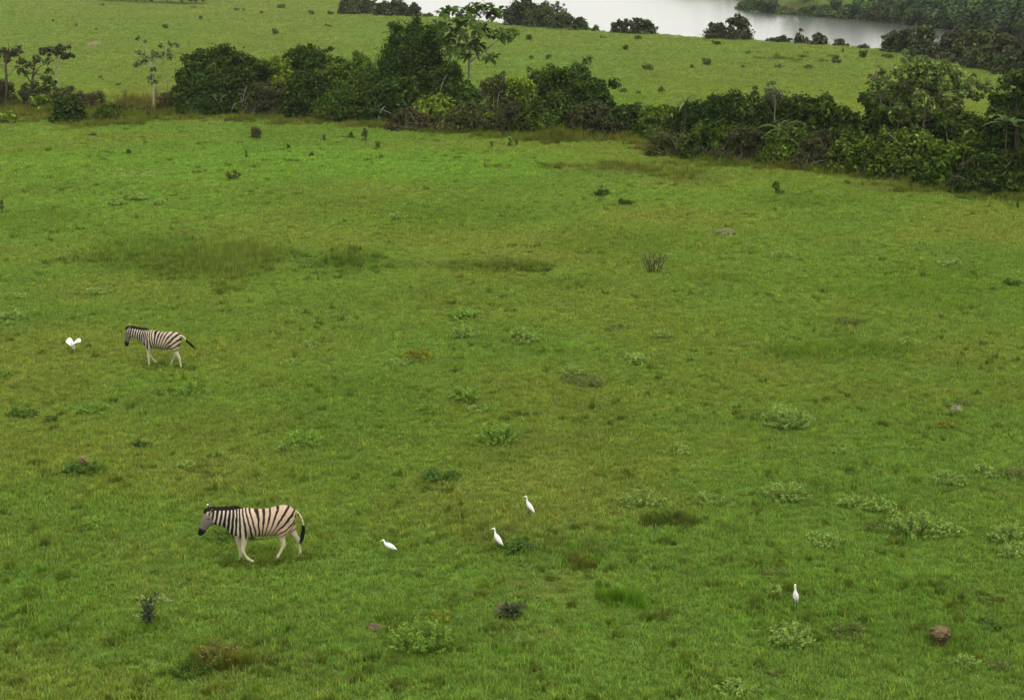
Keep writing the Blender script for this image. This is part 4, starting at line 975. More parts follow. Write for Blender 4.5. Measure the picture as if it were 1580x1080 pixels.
SHRUBS = [
 (394, 214, 26, 20, 'brown', 'brownish shrub with upright twigs in the bright grass before the broad bush'),
 (360, 278, 32, 15, 'olive', 'ragged olive shrub alone in the bright grass'),
 (199, 238, 9, 8, 'deep', 'tiny dark clump in the bright grass below the round dark bushes'),
 (480, 242, 12, 9, 'deep', 'low dark shrub, alone below the pair of tiny ones'),
 (445, 230, 7, 8, 'deep', 'tiny dark shrub by itself below the light green bush'),
 (500, 218, 8, 14, 'olive', 'narrow upright shrub, first of three in line before the dark bushes'),
 (541, 214, 12, 14, 'olive', 'bushy upright shrub, second of three in line'),
 (563, 219, 13, 26, 'olive', 'tallest upright brown-green shrub, last of three in line'),
 (583, 229, 11, 13, 'mid', 'small round shrub below the tallest upright one'),
 (588, 245, 8, 7, 'deep', 'tiny dark speck of a shrub on bare grass'),
 (759, 227, 7, 10, 'olive', 'small upright shrub before the pale drooping bush'),
 (787, 227, 10, 17, 'olive', 'narrow upright olive shrub beside the purple weeds'),
 (797, 225, 6, 12, 'olive', 'thin upright shrub hard against the narrow olive one'),
 (1197, 300, 15, 26, 'mid', 'lone upright sprig on the grass below the ragged thicket'),
 (1204, 301, 18, 9, 'mid', 'low leaves at the foot of the lone upright sprig'),
 (1308, 286, 12, 8, 'deep', 'tiny dark shrub on the grass below the sage tree'),
 (1570, 322, 5, 14, 'olive', 'thin upright sprig at the edge below the corner bush'),
 (4, 330, 10, 28, 'olive', 'upright brown-green tuft at the edge of the bright grass'),
 (143, 211, 20, 6, 'deep', 'flat dark streak of a shrub below the round dark bushes'),
 (380, 244, 6, 16, 'brown', 'bare little stick of a shrub in the bright grass'),
 (965, 78, 12, 10, 'olive', 'rounded shrub on the far meadow above the wide hump'),
 (985, 62, 18, 8, 'olive', 'flat-topped shrub near the crest above the dip'),
 (930, 60, 16, 5, 'olive', 'low faint shrub near the crest beside the flat-topped one'),
 (998, 110, 26, 14, 'brown', 'spread brownish shrub on the far meadow over the dip'),
 (1068, 106, 10, 7, 'olive', 'small shrub on the far meadow over the palm-topped bush'),
 (1090, 101, 22, 12, 'olive', 'loose shrub beside the small one over the palm-topped bush'),
 (1105, 70, 18, 9, 'deep', 'dark flat shrub just under the brown pair at the crest'),
 (910, 95, 14, 10, 'brown', 'brown shrub on the far meadow behind the wide hump'),
 (846, 92, 12, 8, 'olive', 'small shrub on the far meadow beyond the lower big rosette'),
 (817, 63, 20, 10, 'mid', 'round green shrub at the tip of the big-leaved tree branch'),
 (776, 126, 12, 20, 'brown', 'dim brown sapling between the big-leaved tree and the pale bush'),
 (820, 92, 12, 7, 'olive', 'faint shrub on the far meadow close to the lower big rosette'),
 (848, 104, 16, 7, 'brown', 'low brown shrub on the far meadow above the pale drooping bush'),
 (1021, 143, 14, 12, 'olive', 'upright shrub in the far grass at the dip'),
 (962, 144, 24, 8, 'brown', 'dark low streak of a shrub in the far grass at the dip'),
 (985, 146, 12, 7, 'brown', 'small brown shrub at the end of the low streak'),
 (1155, 84, 14, 6, 'brown', 'small brown shrub between the brown pair and the rough strip'),
 (1147, 106, 10, 6, 'olive', 'tiny shrub on the far meadow over the ragged-topped bush'),
 (1203, 106, 20, 7, 'olive', 'flat shrub on the far meadow below the rough strip'),
 (1246, 108, 24, 9, 'olive', 'straggling shrub on the far meadow before the sage tree'),
 (1245, 84, 14, 4, 'olive', 'thin dark shrub near the crest under the rounded brown bush'),
 (1290, 98, 20, 14, 'olive', 'upright grey shrub on the far meadow beyond the sage tree'),
 (1300, 83, 5, 10, 'deep', 'dark upright peg of a shrub near the crest'),
 (1332, 90, 20, 13, 'mid', 'green shrub with a flat shadow under the open crest'),
 (1371, 91, 30, 8, 'deep', 'long dark low shrub in front of the lakeside wood tip'),
 (1280, 88, 20, 5, 'brown', 'faint brown shrub near the dark upright peg'),
 (1165, 140, 12, 8, 'olive', 'small shrub in the far grass over the ragged-topped bush'),
 (255, 45, 14, 10, 'olive', 'small forked shrub on the far meadow beyond the young pale tree'),
 (425, 54, 14, 12, 'brown', 'forked brownish shrub on the far meadow over the light green bush'),
 (481, 24, 16, 8, 'olive', 'round shrub near the crest before the hazy lake bushes'),
 (505, 43, 22, 6, 'olive', 'low shrub on the far meadow above the fresh green bush'),
 (404, 22, 8, 6, 'olive', 'tiny shrub high on the far meadow'),
 (370, 19, 26, 7, 'olive', 'flat dark shrub high on the far meadow near the pale strip'),
 (298, 14, 14, 5, 'brown', 'low brown shrub at the edge of the distant grove'),
 (310, 31, 8, 7, 'olive', 'small dot of a shrub below the distant grove'),
 (435, 14, 20, 8, 'olive', 'greyish shrub on the pale strip high on the far meadow'),
 (510, 24, 14, 8, 'olive', 'roundish shrub touching the hazy lake bushes'),
 (148, 48, 10, 5, 'olive', 'tiny dark shrub on the far meadow over the low earth bank'),
 (82, 35, 6, 5, 'deep', 'dark speck of a shrub high on the far meadow'),
 (158, 10, 12, 5, 'brown', 'brown speck of a shrub under the pale strip'),
 (118, 44, 6, 7, 'olive', 'small upright speck of a shrub over the thin pale-stemmed tree'),
 (182, 133, 14, 5, 'olive', 'low shrub in the grass behind the round dark bushes'),
 (155, 122, 10, 5, 'deep', 'tiny dark shrub in the grass behind the brownish bush'),
 (712, 25, 10, 5, 'olive', 'small shrub on the crest behind the big-leaved tree'),
]
for a in SHRUBS: shrub(*a)
# distant grove at the top of the far meadow
for k, (px, s, lab) in enumerate([(160, .6, 'low dark tree starting the distant grove'), (184, .75, 'second dark tree of the distant grove'), (206, .8, 'third tree of the distant grove, with a pale stem'),
                                  (230, .9, 'tall blue-green tree in the middle of the distant grove'), (254, .9, 'tree with bare pale stems in the distant grove'), (278, .95, 'dark tree close to the end of the distant grove'),
                                  (299, .8, 'last tree of the distant grove beside the tan grass')]):
    x, y, z, mpp = at(px, 3 + k * .8); th = thing('tree', lab, 'tree', (x, y + 2, z), 0, 'trees of the distant grove')
    q = link('crown', VAR[k % 8][0], th); q.scale = (s, s, s); q = link('trunk', VAR[k % 8][1], th); q.scale = (s, s, s)

# dark upright flowering plant and bare twiggy shrub
def stalk_plant(px, by, w, h, label, col, bark, nst, tops, name='weed_plant', leafy=1.0, wide=.5):
    r = next_rng(); x, y, z, mpp = at(px, by); H = h * mpp * 1.02; Wd = w * mpp
    th = thing(name, label, 'plant', (x, y, z), 0, WG); PP = []; NN = []
    for k in range(nst):
        f = (k + .5) / nst * 2 - 1; e = np.array((f * Wd * .5 + r.normal(0, .04), r.normal(0, .12), H * r.uniform(.6, 1.0)))
        s = np.array((f * Wd * .5 * wide, r.normal(0, .05), -.05)); m_ = s * .5 + e * .5 + np.array((r.normal(0, .05), r.normal(0, .05), 0))
        pts = spline([s, m_, e], 6); b = Buf(); b.add(*tube(pts, np.linspace(.022, .009, len(pts)), 5), np.array(bark) * r.uniform(.8, 1.2))
        for j in range(3):
            p0 = pts[int(r.integers(5, len(pts)))]; b.add(*tube([p0, p0 + np.array((r.normal(0, .1), r.normal(0, .08), r.uniform(.05, .18)))], [.009, .005], 4), bark)
        link('stem', b.mesh('stem', M_BARK), th)
        q = pts[4:]; i = r.integers(0, len(q), int(26 * leafy)); PP.append(q[i] + r.normal(0, .055, (len(i), 3))); NN.append(r.normal(0, .6, (len(i), 3)) + (0, 0, .5))
    PP, NN = np.concatenate(PP), np.concatenate(NN); V, F = leaf_quads(PP, NN, .11, .055, r)
    C = np.repeat(np.array(col) * r.uniform(.6, 1.5, (len(PP), 1)), 4, 0); link('foliage', mesh_np('foliage', V, F, M_WEED, C), th)
    for (tx, ty) in tops:
        c = np.array(((tx - px) * mpp, r.normal(0, .05), (by - ty) * mpp * 1.04)); n = 9
        V, F = leaf_quads(c + r.normal(0, .03, (n, 3)) * (1.5, 1, .5), r.normal(0, .4, (n, 3)) + (0, 0, 1), .07, .04, r)
        link('flower_head', mesh_np('flower_head', V, F, M_WEED, np.full((len(V), 3), (.24, .29, .10))), th)
stalk_plant(230, 966, 26, 48, 'dark upright plant with pale flower heads below the large zebra', (.045, .075, .028), (.05, .05, .03), 7,
            [(221, 917), (229, 922), (253, 921), (258, 923), (263, 925), (216, 933), (231, 932), (214, 948)], leafy=.75)
stalk_plant(1008, 420, 44, 32, 'bare twiggy brown shrub standing alone on the smooth grass', (.09, .085, .035), (.075, .055, .030), 10, [(988, 401), (1035, 393), (1028, 392)], 'shrub', .7, .35)
stalk_plant(790, 948, 30, 16, 'dark scrubby weeds growing on the side of the broken earth mound', (.055, .085, .03), (.06, .05, .03), 6, [], leafy=1.5)

# ------------------------------------------------------------------ termite mounds and earth heaps
MG = 'termite mounds and earth heaps'
def revolve(prof, r, amp, n=22, freq=5.0, squash=(1, 1)):
    prof = spline(prof, 4); a = np.linspace(0, 2 * np.pi, n, endpoint=False)
    P = np.stack([prof[:, 0:1] * np.cos(a) * squash[0], prof[:, 0:1] * np.sin(a) * squash[1], np.repeat(prof[:, 1:2], n, 1)], -1)
    d = 1 + amp * (vnoise(np.cos(a)[None] * 2 + P[..., 2] * freq + 11, np.sin(a)[None] * 2 + P[..., 2] * freq, int(r.integers(99))) - .5) * 2 + amp * .5 * r.normal(0, .5, P.shape[:2])
    P[..., :2] *= d[..., None]; P[..., 2] += amp * .25 * r.normal(0, 1, P.shape[:2]) * prof[:, 0:1]
    m_ = len(prof); i = np.arange(m_ - 1)[:, None] * n; j = np.arange(n)[None]; k = (j + 1) % n
    return P.reshape(-1, 3), np.stack([i + j, i + k, i + n + k, i + n + j], -1).reshape(-1, 4)
def mushroom(px, by, w, h, label, capc, stemc, yaw=0.3):
    r = next_rng(); x, y, z, mpp = at(px, by); R = w * mpp / 2; H = h * mpp
    th = thing('termite_mound', label, 'termite mound', (x, y, z), yaw, MG)
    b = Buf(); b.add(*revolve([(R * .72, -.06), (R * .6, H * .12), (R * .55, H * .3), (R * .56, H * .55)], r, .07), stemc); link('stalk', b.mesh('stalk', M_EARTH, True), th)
    b = Buf(); b.add(*revolve([(R * .2, H * .55), (R * .82, H * .50), (R * 1.0, H * .58), (R * .95, H * .72), (R * .68, H * .90), (R * .3, H * .97), (.002, H * .98)], r, .24, n=28, freq=14.0, squash=(1, .86)), capc); link('cap', b.mesh('cap', M_EARTH, True), th)
    if w > 20:
        b = Buf(); b.add(*revolve([(R * .2, -R * .1), (R * .42, R * .05), (R * .40, R * .3), (R * .22, R * .48), (.002, R * .5)], r, .2, freq=12.0), np.array(capc) * .75); link('knob', b.mesh('knob', M_EARTH, True), th, (-R * .62, -R * .45, H * .55))
mushroom(1450, 992, 35, 27, 'brown mushroom-shaped termite mound with a domed cap in the grass', (.105, .080, .036), (.040, .028, .016))  # dark stalk colour takes in the shade under the cap
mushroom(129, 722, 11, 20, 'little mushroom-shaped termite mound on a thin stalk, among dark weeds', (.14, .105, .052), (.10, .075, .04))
def heap(px, by, w, h, label, col, cat='earth heap', n_clod=9):
    r = next_rng(); x, y, z, mpp = at(px, by); R = w * mpp / 2; H = h * mpp * .85
    th = thing('earth_heap', label, cat, (x, y, z), r.uniform(0, 6), MG)
    b = Buf(); b.add(*revolve([(R * 1.05, -.06), (R * .9, H * .3), (R * .6, H * .75), (R * .25, H), (.002, H * 1.02)], r, .14, squash=(1, .8)), col); link('mound', b.mesh('mound', M_EARTH, True), th)
    for k in range(n_clod):
        an = r.uniform(0, 6.28); q = r.uniform(.2, .95); s = R * r.uniform(.12, .24); b = Buf()
        V, F = revolve([(s * .3, -s * .5), (s, -.1 * s), (s * .8, .5 * s), (.002, .75 * s)], r, .2, 9)
        b.add(V, F, np.array(col) * r.uniform(.7, 1.35)); link('clod', b.mesh('clod', M_EARTH), th, (math.cos(an) * q * R, math.sin(an) * q * R * .8, H * (1 - q ** 1.6) * .95))
heap(775, 942, 32, 14, 'broken brown earth mound with dark weeds on its side', (.095, .080, .040))
heap(578, 970, 28, 11, 'low brown earth heap beside the biggest light green plant', (.10, .084, .042))
heap(1120, 362, 34, 11, 'grey crumbly heap far out in the smooth grass', (.10, .11, .045))
heap(285, 364, 12, 7, 'small dark brown lump above the dark patch of tall grass', (.07, .045, .028), n_clod=4)
heap(146, 71, 30, 7, 'low bare earth bank on the far meadow', (.15, .13, .07), n_clod=5)
heap(1476, 632, 22, 8, 'grey earth lump in the flat grey-brown mat', (.15, .13, .10), n_clod=5)

# ------------------------------------------------------------------ zebras
def voxel_body(V, F, voxel, smooth_it):
    me = mesh_np('tmp', V, F); o = link('tmp', me)
    md = o.modifiers.new('r', 'REMESH'); md.mode = 'VOXEL'; md.voxel_size = voxel
    ms = o.modifiers.new('s', 'SMOOTH'); ms.iterations = smooth_it; ms.factor = .5
    dg = bpy.context.evaluated_depsgraph_get(); out = bpy.data.meshes.new_from_object(o.evaluated_get(dg))
    bpy.data.objects.remove(o); bpy.data.meshes.remove(me)
    return out
def plane_tube(rows, k=5, n=18):
    """rows (x, y, z, half thickness in the side plane, half width across)"""
    q = spline(rows, k); c = q[:, :3]; t = norm(np.gradient(c, axis=0)); s = np.array((0, 1.0, 0))
    w = norm(np.cross(t, s[None])); u = norm(np.cross(w, t))
    return loft(c, u * q[:, 4:5], w * q[:, 3:4], n), q
def zebra(name_label, px, py, yaw, pose, scale, group):
    x, y, z, mpp = at(px, py)
    th = thing('zebra', name_label, 'zebra', (x, y, z - .03), yaw, group, scale)
    buf = Buf(); parts = []
    q = spline(pose['torso'], 4)
    (V, F) = loft(q[:, [0, 4, 1]] * np.array((1, 0, 1)), np.stack([0 * q[:, 0], q[:, 3], 0 * q[:, 0]], -1), np.stack([0 * q[:, 0], 0 * q[:, 0], q[:, 2]], -1), 24); buf.add(V, F)
    parts.append(('torso', np.stack([q[:, 0], 0 * q[:, 0], q[:, 1]], -1), np.minimum(q[:, 2], q[:, 3])))
    for nm in ('neck', 'head', 'tail'):
        (V, F), q = plane_tube(pose[nm]); buf.add(V, F); parts.append((nm, q[:, :3], np.minimum(q[:, 3], q[:, 4])))
    for k, leg in enumerate(pose['legs']):
        (V, F), q = plane_tube(leg, 5, 14); buf.add(V, F); parts.append(('leg', q[:, :3], np.minimum(q[:, 3], q[:, 4])))
    for ear in pose['ears']:
        e = spline([(*a, b_) for a, b_ in zip(ear, (.034, .050, .044, .018))], 4)
        V, F = tube(e[:, :3], e[:, 3], 10, (1, 0, 0), e[:, 3] * .55); buf.add(V, F); parts.append(('ear', e[:, :3], e[:, 3]))
    me = voxel_body(np.concatenate(buf.v), np.concatenate(buf.f), .0125, 7); me.name = 'body'
    n = len(me.vertices); co = np.empty(n * 3, np.float32); me.vertices.foreach_get('co', co); co = co.reshape(-1, 3).astype(float)
    best = np.full(n, 1e9); lab = np.zeros(n, int); tt = np.zeros(n)
    for k, (nm, c, r_) in enumerate(parts):
        d = np.linalg.norm(co[:, None] - c[None], axis=2) / np.maximum(r_, .03)[None]; j = d.argmin(1); v = d[np.arange(n), j]
        m_ = v < best; best[m_] = v[m_]; lab[m_] = k; tt[m_] = j[m_] / (len(c) - 1)
    kind = np.array([p_[0] for p_ in parts])[lab]
    X_, Y_, Z_ = co.T
    wob = .016 * (vnoise(X_ * 7, Z_ * 7 + Y_ * 3, 5) - .5) + .012 * (vnoise(X_ * 16, Z_ * 12 + Y_ * 9, 8) - .5)
    PX, PZ = pose['pivot']; nx_ = pose['neck_x']
    lean = np.interp(X_, [nx_ - .5, nx_, nx_ + .25, PX - .15, PX], [-.12, -.10, .16, .22, .0])
    uf = (X_ - PX) + lean * (Z_ - .95); th_ = np.arctan2(X_ - PX, np.maximum(Z_ - PZ, -.3) + 1e-6)
    ph = np.where(X_ < PX, uf / .100, th_ * 6.0)
    neckw = sstep(nx_ + .12, nx_ - .02, X_)
    ph = ph * (1 - neckw) + ((nx_ + .05 - PX) / .100 + (uf - (nx_ + .05 - PX)) / .084) * neckw
    ph += wob / .085 + .55 * (vnoise(X_ * 2.6 + 5, Z_ * 2.2, 14) - .5) + .25 * (vnoise(X_ * 6, Z_ * 2.0, 15) - .5)
    duty = (pose['duty'] + .05) * (1 - neckw) + .68 * neckw
    rear = sstep(PX - .05, PX + .35, X_); duty = duty * (1 - rear) + (pose['duty'] - .08) * rear
    duty = duty + .20 * (vnoise(X_ * 5, Z_ * 4 + Y_ * 2, 16) - .5) - .10 * sstep(.85, .62, Z_)
    tri = np.abs((ph % 1.0) - .5) * 2; e = .13
    dark = 1 - sstep(duty - e, duty + e, tri)
    shade = (1 - sstep(.05, .22, np.abs(tri - 1.0))) * (.12 + .34 * rear)          # faint shadow stripes on the hindquarters
    cream, tan = np.array((.43, .355, .255)), np.array(pose['tan'])
    base = cream * (1 - neckw)[:, None] + np.array((.47, .42, .33)) * neckw[:, None]
    tb = (sstep(nx_ + .1, PX + .1, X_) * .85)[:, None]; base = base * (1 - tb) + tan * tb
    base = base * (1 - shade[:, None]) + np.array((.30, .19, .13)) * shade[:, None]
    base = base * (.82 + .36 * fbm(X_ * 9, Z_ * 9 + Y_ * 6, 19))[:, None]
    belly = sstep(.66, .60, Z_)[:, None]; base = base * (1 - belly) + np.array((.46, .38, .28)) * belly
    dk = np.array((.011, .0075, .006))
    # legs pale, upper parts carry the body stripes a little way down
    isleg = kind == 'leg'; fade = np.where(isleg, sstep(pose['leg_fade'][0], pose['leg_fade'][1], Z_), 1.0); dark = dark * fade
    lw_ = np.where(isleg, sstep(.68, .52, Z_), 0)[:, None]; base = base * (1 - lw_) + np.array((.40, .37, .23)) * lw_
    c = base * (1 - dark[:, None]) + dk * dark[:, None]
    hoof = (isleg & (tt > .955))[:, None]; c = np.where(hoof, np.array((.16, .14, .10)), c)
    # head: fine grey stripes, dark nose and jaw line
    ih = kind == 'head'; hp = parts[2][1]; ax = norm(hp[-1] - hp[0]); s = (co - hp[0]) @ ax / np.linalg.norm(hp[-1] - hp[0])
    perp = np.abs((co - hp[0]) @ np.array((-ax[2], 0, ax[0])))
    hs = np.abs(((s * 11 + perp * 7 + wob * 20) % 1) - .5) * 2; hd = (1 - sstep(.35, .62, hs)) * .75
    hb = np.array((.20, .170, .135)) * np.ones((n, 1)); hc = hb * (1 - hd[:, None]) + np.array((.022, .017, .014)) * hd[:, None]
    muz = sstep(.66, .76, s)[:, None]; hc = hc * (1 - muz) + np.array((.006, .005, .005)) * muz
    jaw = (sstep(.055, .09, ((co - hp[0]) @ np.array((-ax[2], 0, ax[0]))) * pose['jaw']) * sstep(.45, .6, s) * .9)[:, None]; hc = hc * (1 - jaw) + np.array((.02, .016, .016)) * jaw
    hw = np.where(ih, sstep(-.02, .20, s), 0)[:, None]; c = c * (1 - hw) + hc * hw
    it = (kind == 'tail')[:, None]; td = (np.abs(((tt * 6) % 1) - .5) < .12)[:, None] & it
    c = np.where(it, np.array((.46, .42, .24)), c); c = np.where(td, np.array((.30, .22, .14)), c)
    ie = kind == 'ear'; c[ie] = np.where(((tt[ie] > .72) & (co[ie, 1] > 0))[:, None], np.array((.80, .78, .72)), np.where((tt[ie] > .42)[:, None], np.array((.04, .035, .03)), np.array((.34, .30, .26))))
    cc = np.ones((n, 4), np.float32); cc[:, :3] = c
    at_ = me.color_attributes.new('tint', 'FLOAT_COLOR', 'POINT'); at_.data.foreach_set('color', cc.ravel())
    me.polygons.foreach_set('use_smooth', np.ones(len(me.polygons), bool)); me.materials.clear(); me.materials.append(M_COAT)
    link('body', me, th)
    # stiff upright mane and forelock
    r = next_rng(); b = Buf(); cr = spline(pose['mane'], 14); up = norm(np.stack([-np.gradient(cr[:, 2]), 0 * cr[:, 0], np.gradient(cr[:, 0])], -1)); up *= np.sign(up[:, 2:3] + 1e-9)
    m_ = len(cr)
    for k in range(m_):
        f = k / (m_ - 1); hgt = .085 * min(1, 6 * f + .5) * min(1, 5 * (1 - f) + .15)
        for side in (-1, 0, 1):
            p0 = cr[k] + np.array((r.normal(0, .006), side * .014, -.02)); tip = p0 + up[k] * hgt * r.uniform(.85, 1.1) + np.array((r.normal(-.008, .01), side * .004, 0)); w_ = .017
            V = [p0 + (-w_, -.012, 0), p0 + (w_, -.012, 0), p0 + (w_, .012, 0), p0 + (-w_, .012, 0), tip + (-.006, 0, 0), tip + (.006, 0, 0)]
            b.add(V[:5] + [V[5]], [[0, 1, 5, 4], [2, 3, 4, 5]], dk * 1.2); b.add(V, [[1, 2, 5], [3, 0, 4]], dk * 1.2)
    link('mane', b.mesh('mane', M_HAIR), th)
    b = Buf(); tf = spline(pose['tuft'], 5); rr = np.interp(np.linspace(0, 1, len(tf)), [0, .2, .6, .85, 1], [.020, .040, .045, .030, .006]); b.add(*tube(tf, rr, 9, (0, 1, 0), rr * .75), (.008, .007, .006))
    for k in range(14):
        p0 = tf[int(r.integers(2, len(tf) - 4))]; d_ = tf[-1] - p0; b.add(*tube([p0, p0 + d_ * .6 + r.normal(0, .022, 3), tf[-1] + r.normal(0, .02, 3) + norm(d_) * .05], [.012, .008, .002], 4), (.008, .007, .006))
    link('tail_tuft', b.mesh('tail_tuft', M_HAIR, True), th)
    for ey in pose['eyes']:
        b = Buf(); b.add(*loft([(ey[0], ey[1] + s_, ey[2]) for s_ in (-.012, -.006, .004, .010)], [(.006, 0, 0), (.020, 0, 0), (.020, 0, 0), (.006, 0, 0)], [(0, 0, .005), (0, 0, .017), (0, 0, .017), (0, 0, .005)], 10))
        link('eye', b.mesh('eye', M_EYE, True), th)
    return th
NEAR = dict(
    torso=[(-.78, .92, .10, .07, 0), (-.73, .95, .21, .13, 0), (-.63, .98, .295, .185, 0), (-.50, .985, .325, .215, 0), (-.32, .965, .33, .25, 0), (-.1, .945, .312, .27, 0), (.1, .942, .310, .28, 0),
           (.27, .955, .325, .285, 0), (.42, .985, .325, .265, 0), (.55, 1.01, .29, .235, 0), (.65, 1.035, .21, .18, 0), (.705, 1.04, .11, .09, 0)],
    neck=[(-.46, 0, 1.03, .27, .16), (-.64, 0, 1.055, .245, .135), (-.82, 0, 1.095, .205, .105), (-.98, 0, 1.13, .178, .09), (-1.12, 0, 1.165, .155, .082)],
    head=[(-1.06, 0, 1.225, .10, .07), (-1.13, 0, 1.165, .140, .092), (-1.19, 0, 1.075, .140, .098), (-1.245, 0, .985, .112, .085), (-1.295, 0, .90, .088, .066), (-1.335, 0, .825, .078, .060), (-1.365, 0, .765, .066, .055), (-1.378, 0, .735, .03, .03)],
    tail=[(.60, 0, 1.17, .05, .05), (.70, 0, 1.165, .038, .036), (.785, 0, 1.10, .030, .030), (.85, 0, .98, .026, .026), (.885, 0, .85, .022, .022), (.885, 0, .76, .018, .018)],
    tuft=[(.887, 0, .83), (.885, 0, .74), (.87, 0, .62), (.84, 0, .50), (.82, 0, .42)],
    legs=[[(-.50, -.12, .98, .17, .085), (-.46, -.135, .80, .14, .085), (-.42, -.135, .64, .085, .065), (-.435, -.13, .50, .060, .048), (-.46, -.13, .37, .048, .044), (-.45, -.13, .33, .046, .042), (-.41, -.13, .25, .031, .029), (-.365, -.13, .17, .033, .032), (-.34, -.13, .145, .036, .034), (-.305, -.13, .115, .032, .032), (-.265, -.13, .085, .044, .038), (-.25, -.13, .06, .03, .03)],
          [(-.52, .12, .96, .16, .085), (-.54, .135, .78, .13, .08), (-.555, .135, .62, .082, .065), (-.545, .13, .48, .058, .048), (-.53, .13, .36, .046, .044), (-.525, .13, .30, .042, .04), (-.52, .13, .20, .030, .029), (-.515, .13, .10, .036, .034), (-.535, .13, .055, .033, .032), (-.565, .13, .02, .044, .042), (-.58, .13, -.01, .046, .044)],
          [(.48, -.12, 1.02, .24, .10), (.43, -.15, .86, .19, .105), (.40, -.15, .72, .125, .085), (.405, -.14, .60, .080, .060), (.425, -.14, .50, .056, .046), (.43, -.135, .43, .056, .042), (.40, -.135, .36, .042, .036), (.35, -.135, .26, .032, .030), (.29, -.135, .15, .037, .035), (.255, -.135, .08, .033, .032), (.215, -.135, .03, .044, .042), (.20, -.135, -.01, .046, .044)],
          [(.52, .12, 1.02, .22, .10), (.56, .15, .86, .18, .10), (.605, .15, .72, .12, .082), (.67, .14, .58, .075, .058), (.735, .14, .47, .054, .044), (.765, .135, .40, .054, .042), (.775, .135, .33, .040, .035), (.79, .135, .22, .031, .030), (.80, .135, .12, .036, .034), (.79, .135, .065, .033, .032), (.77, .135, .02, .044, .042), (.765, .135, -.01, .046, .044)]],
    ears=[[(-1.10, -.06, 1.30), (-1.085, -.10, 1.33), (-1.075, -.135, 1.36), (-1.08, -.15, 1.39)], [(-1.11, .06, 1.30), (-1.13, .09, 1.34), (-1.16, .105, 1.38), (-1.19, .11, 1.41)]],
    mane=[(-1.205, 0, 1.225), (-1.17, 0, 1.285), (-1.11, 0, 1.315), (-.98, 0, 1.308), (-.82, 0, 1.302), (-.66, 0, 1.30), (-.52, 0, 1.31), (-.42, 0, 1.305)],
    eyes=[(-1.175, -.093, 1.135), (-1.175, .093, 1.135)], pivot=(-.06, .40), neck_x=-.55, tan=(.38, .27, .185), leg_fade=(.55, .72), jaw=1, duty=.42)
def lean_neck(pose):
    p = dict(pose)
    p['neck'] = [(-.46, 0, 1.01, .26, .15), (-.66, 0, 1.03, .225, .125), (-.86, 0, 1.075, .19, .10), (-1.04, 0, 1.12, .165, .088), (-1.16, 0, 1.15, .15, .08)]
    p['head'] = [(-1.13, 0, 1.215, .095, .07), (-1.19, 0, 1.145, .135, .09), (-1.245, 0, 1.04, .135, .095), (-1.285, 0, .93, .108, .082), (-1.31, 0, .83, .087, .066), (-1.325, 0, .74, .077, .06), (-1.335, 0, .67, .063, .055), (-1.335, 0, .63, .03, .03)]
    p['torso'] = [(-.74, .92, .10, .07, 0), (-.69, .94, .20, .13, 0), (-.60, .97, .27, .175, 0), (-.48, .97, .30, .205, 0), (-.30, .955, .305, .235, 0), (-.1, .93, .30, .265, 0), (.1, .925, .30, .275, 0),
                  (.27, .945, .30, .27, 0), (.42, .965, .30, .25, 0), (.55, .98, .27, .225, 0), (.65, 1.0, .19, .17, 0), (.70, 1.0, .10, .09, 0)]
    p['tail'] = [(.60, 0, 1.13, .05, .05), (.70, 0, 1.13, .036, .036), (.77, .02, 1.125, .030, .030), (.84, .03, 1.07, .026, .026), (.885, .03, 1.00, .022, .022), (.91, .03, .97, .02, .02)]
    p['tuft'] = [(.88, .03, 1.01), (.94, .03, .95), (1.04, .03, .87), (1.13, .03, .80), (1.20, .03, .74)]
    p['legs'] = [[(-.47, -.12, .96, .16, .085), (-.45, -.135, .80, .13, .082), (-.45, -.135, .64, .080, .062), (-.46, -.13, .50, .056, .047), (-.46, -.13, .37, .046, .043), (-.455, -.13, .31, .042, .04), (-.455, -.13, .20, .030, .029), (-.455, -.13, .11, .036, .034), (-.47, -.13, .06, .033, .032), (-.495, -.13, .02, .044, .042), (-.505, -.13, -.01, .046, .044)],
                 [(-.50, .12, .96, .15, .085), (-.50, .135, .78, .12, .08), (-.52, .135, .64, .078, .062), (-.55, .13, .50, .055, .046), (-.575, .13, .40, .045, .043), (-.55, .13, .34, .042, .04), (-.48, .13, .26, .030, .029), (-.41, .13, .18, .034, .032), (-.38, .13, .14, .032, .031), (-.34, .13, .11, .043, .040), (-.325, .13, .085, .032, .032)],
                 [(.48, -.12, 1.0, .22, .10), (.52, -.15, .86, .18, .10), (.55, -.15, .72, .118, .082), (.60, -.14, .58, .074, .058), (.665, -.14, .47, .054, .044), (.695, -.135, .40, .054, .042), (.705, -.135, .33, .040, .035), (.72, -.135, .22, .031, .030), (.735, -.135, .12, .036, .034), (.725, -.135, .065, .033, .032), (.705, -.135, .02, .044, .042), (.70, -.135, -.01, .046, .044)],
                 [(.44, .12, 1.0, .22, .10), (.39, .15, .86, .17, .10), (.36, .15, .72, .115, .082), (.365, .14, .58, .074, .058), (.385, .14, .48, .054, .044), (.385, .135, .41, .054, .042), (.35, .135, .34, .040, .035), (.29, .135, .23, .031, .030), (.24, .135, .13, .036, .034), (.21, .135, .07, .033, .032), (.175, .135, .025, .044, .042), (.165, .135, -.01, .046, .044)]]
    p['ears'] = [[(-1.15, -.06, 1.27), (-1.135, -.10, 1.31), (-1.13, -.125, 1.345), (-1.135, -.14, 1.375)], [(-1.17, .06, 1.27), (-1.19, .09, 1.32), (-1.215, .105, 1.36), (-1.24, .11, 1.39)]]
    p['mane'] = [(-1.285, 0, 1.19), (-1.24, 0, 1.265), (-1.15, 0, 1.295), (-1.0, 0, 1.285), (-.82, 0, 1.265), (-.64, 0, 1.25), (-.50, 0, 1.25), (-.40, 0, 1.25)]
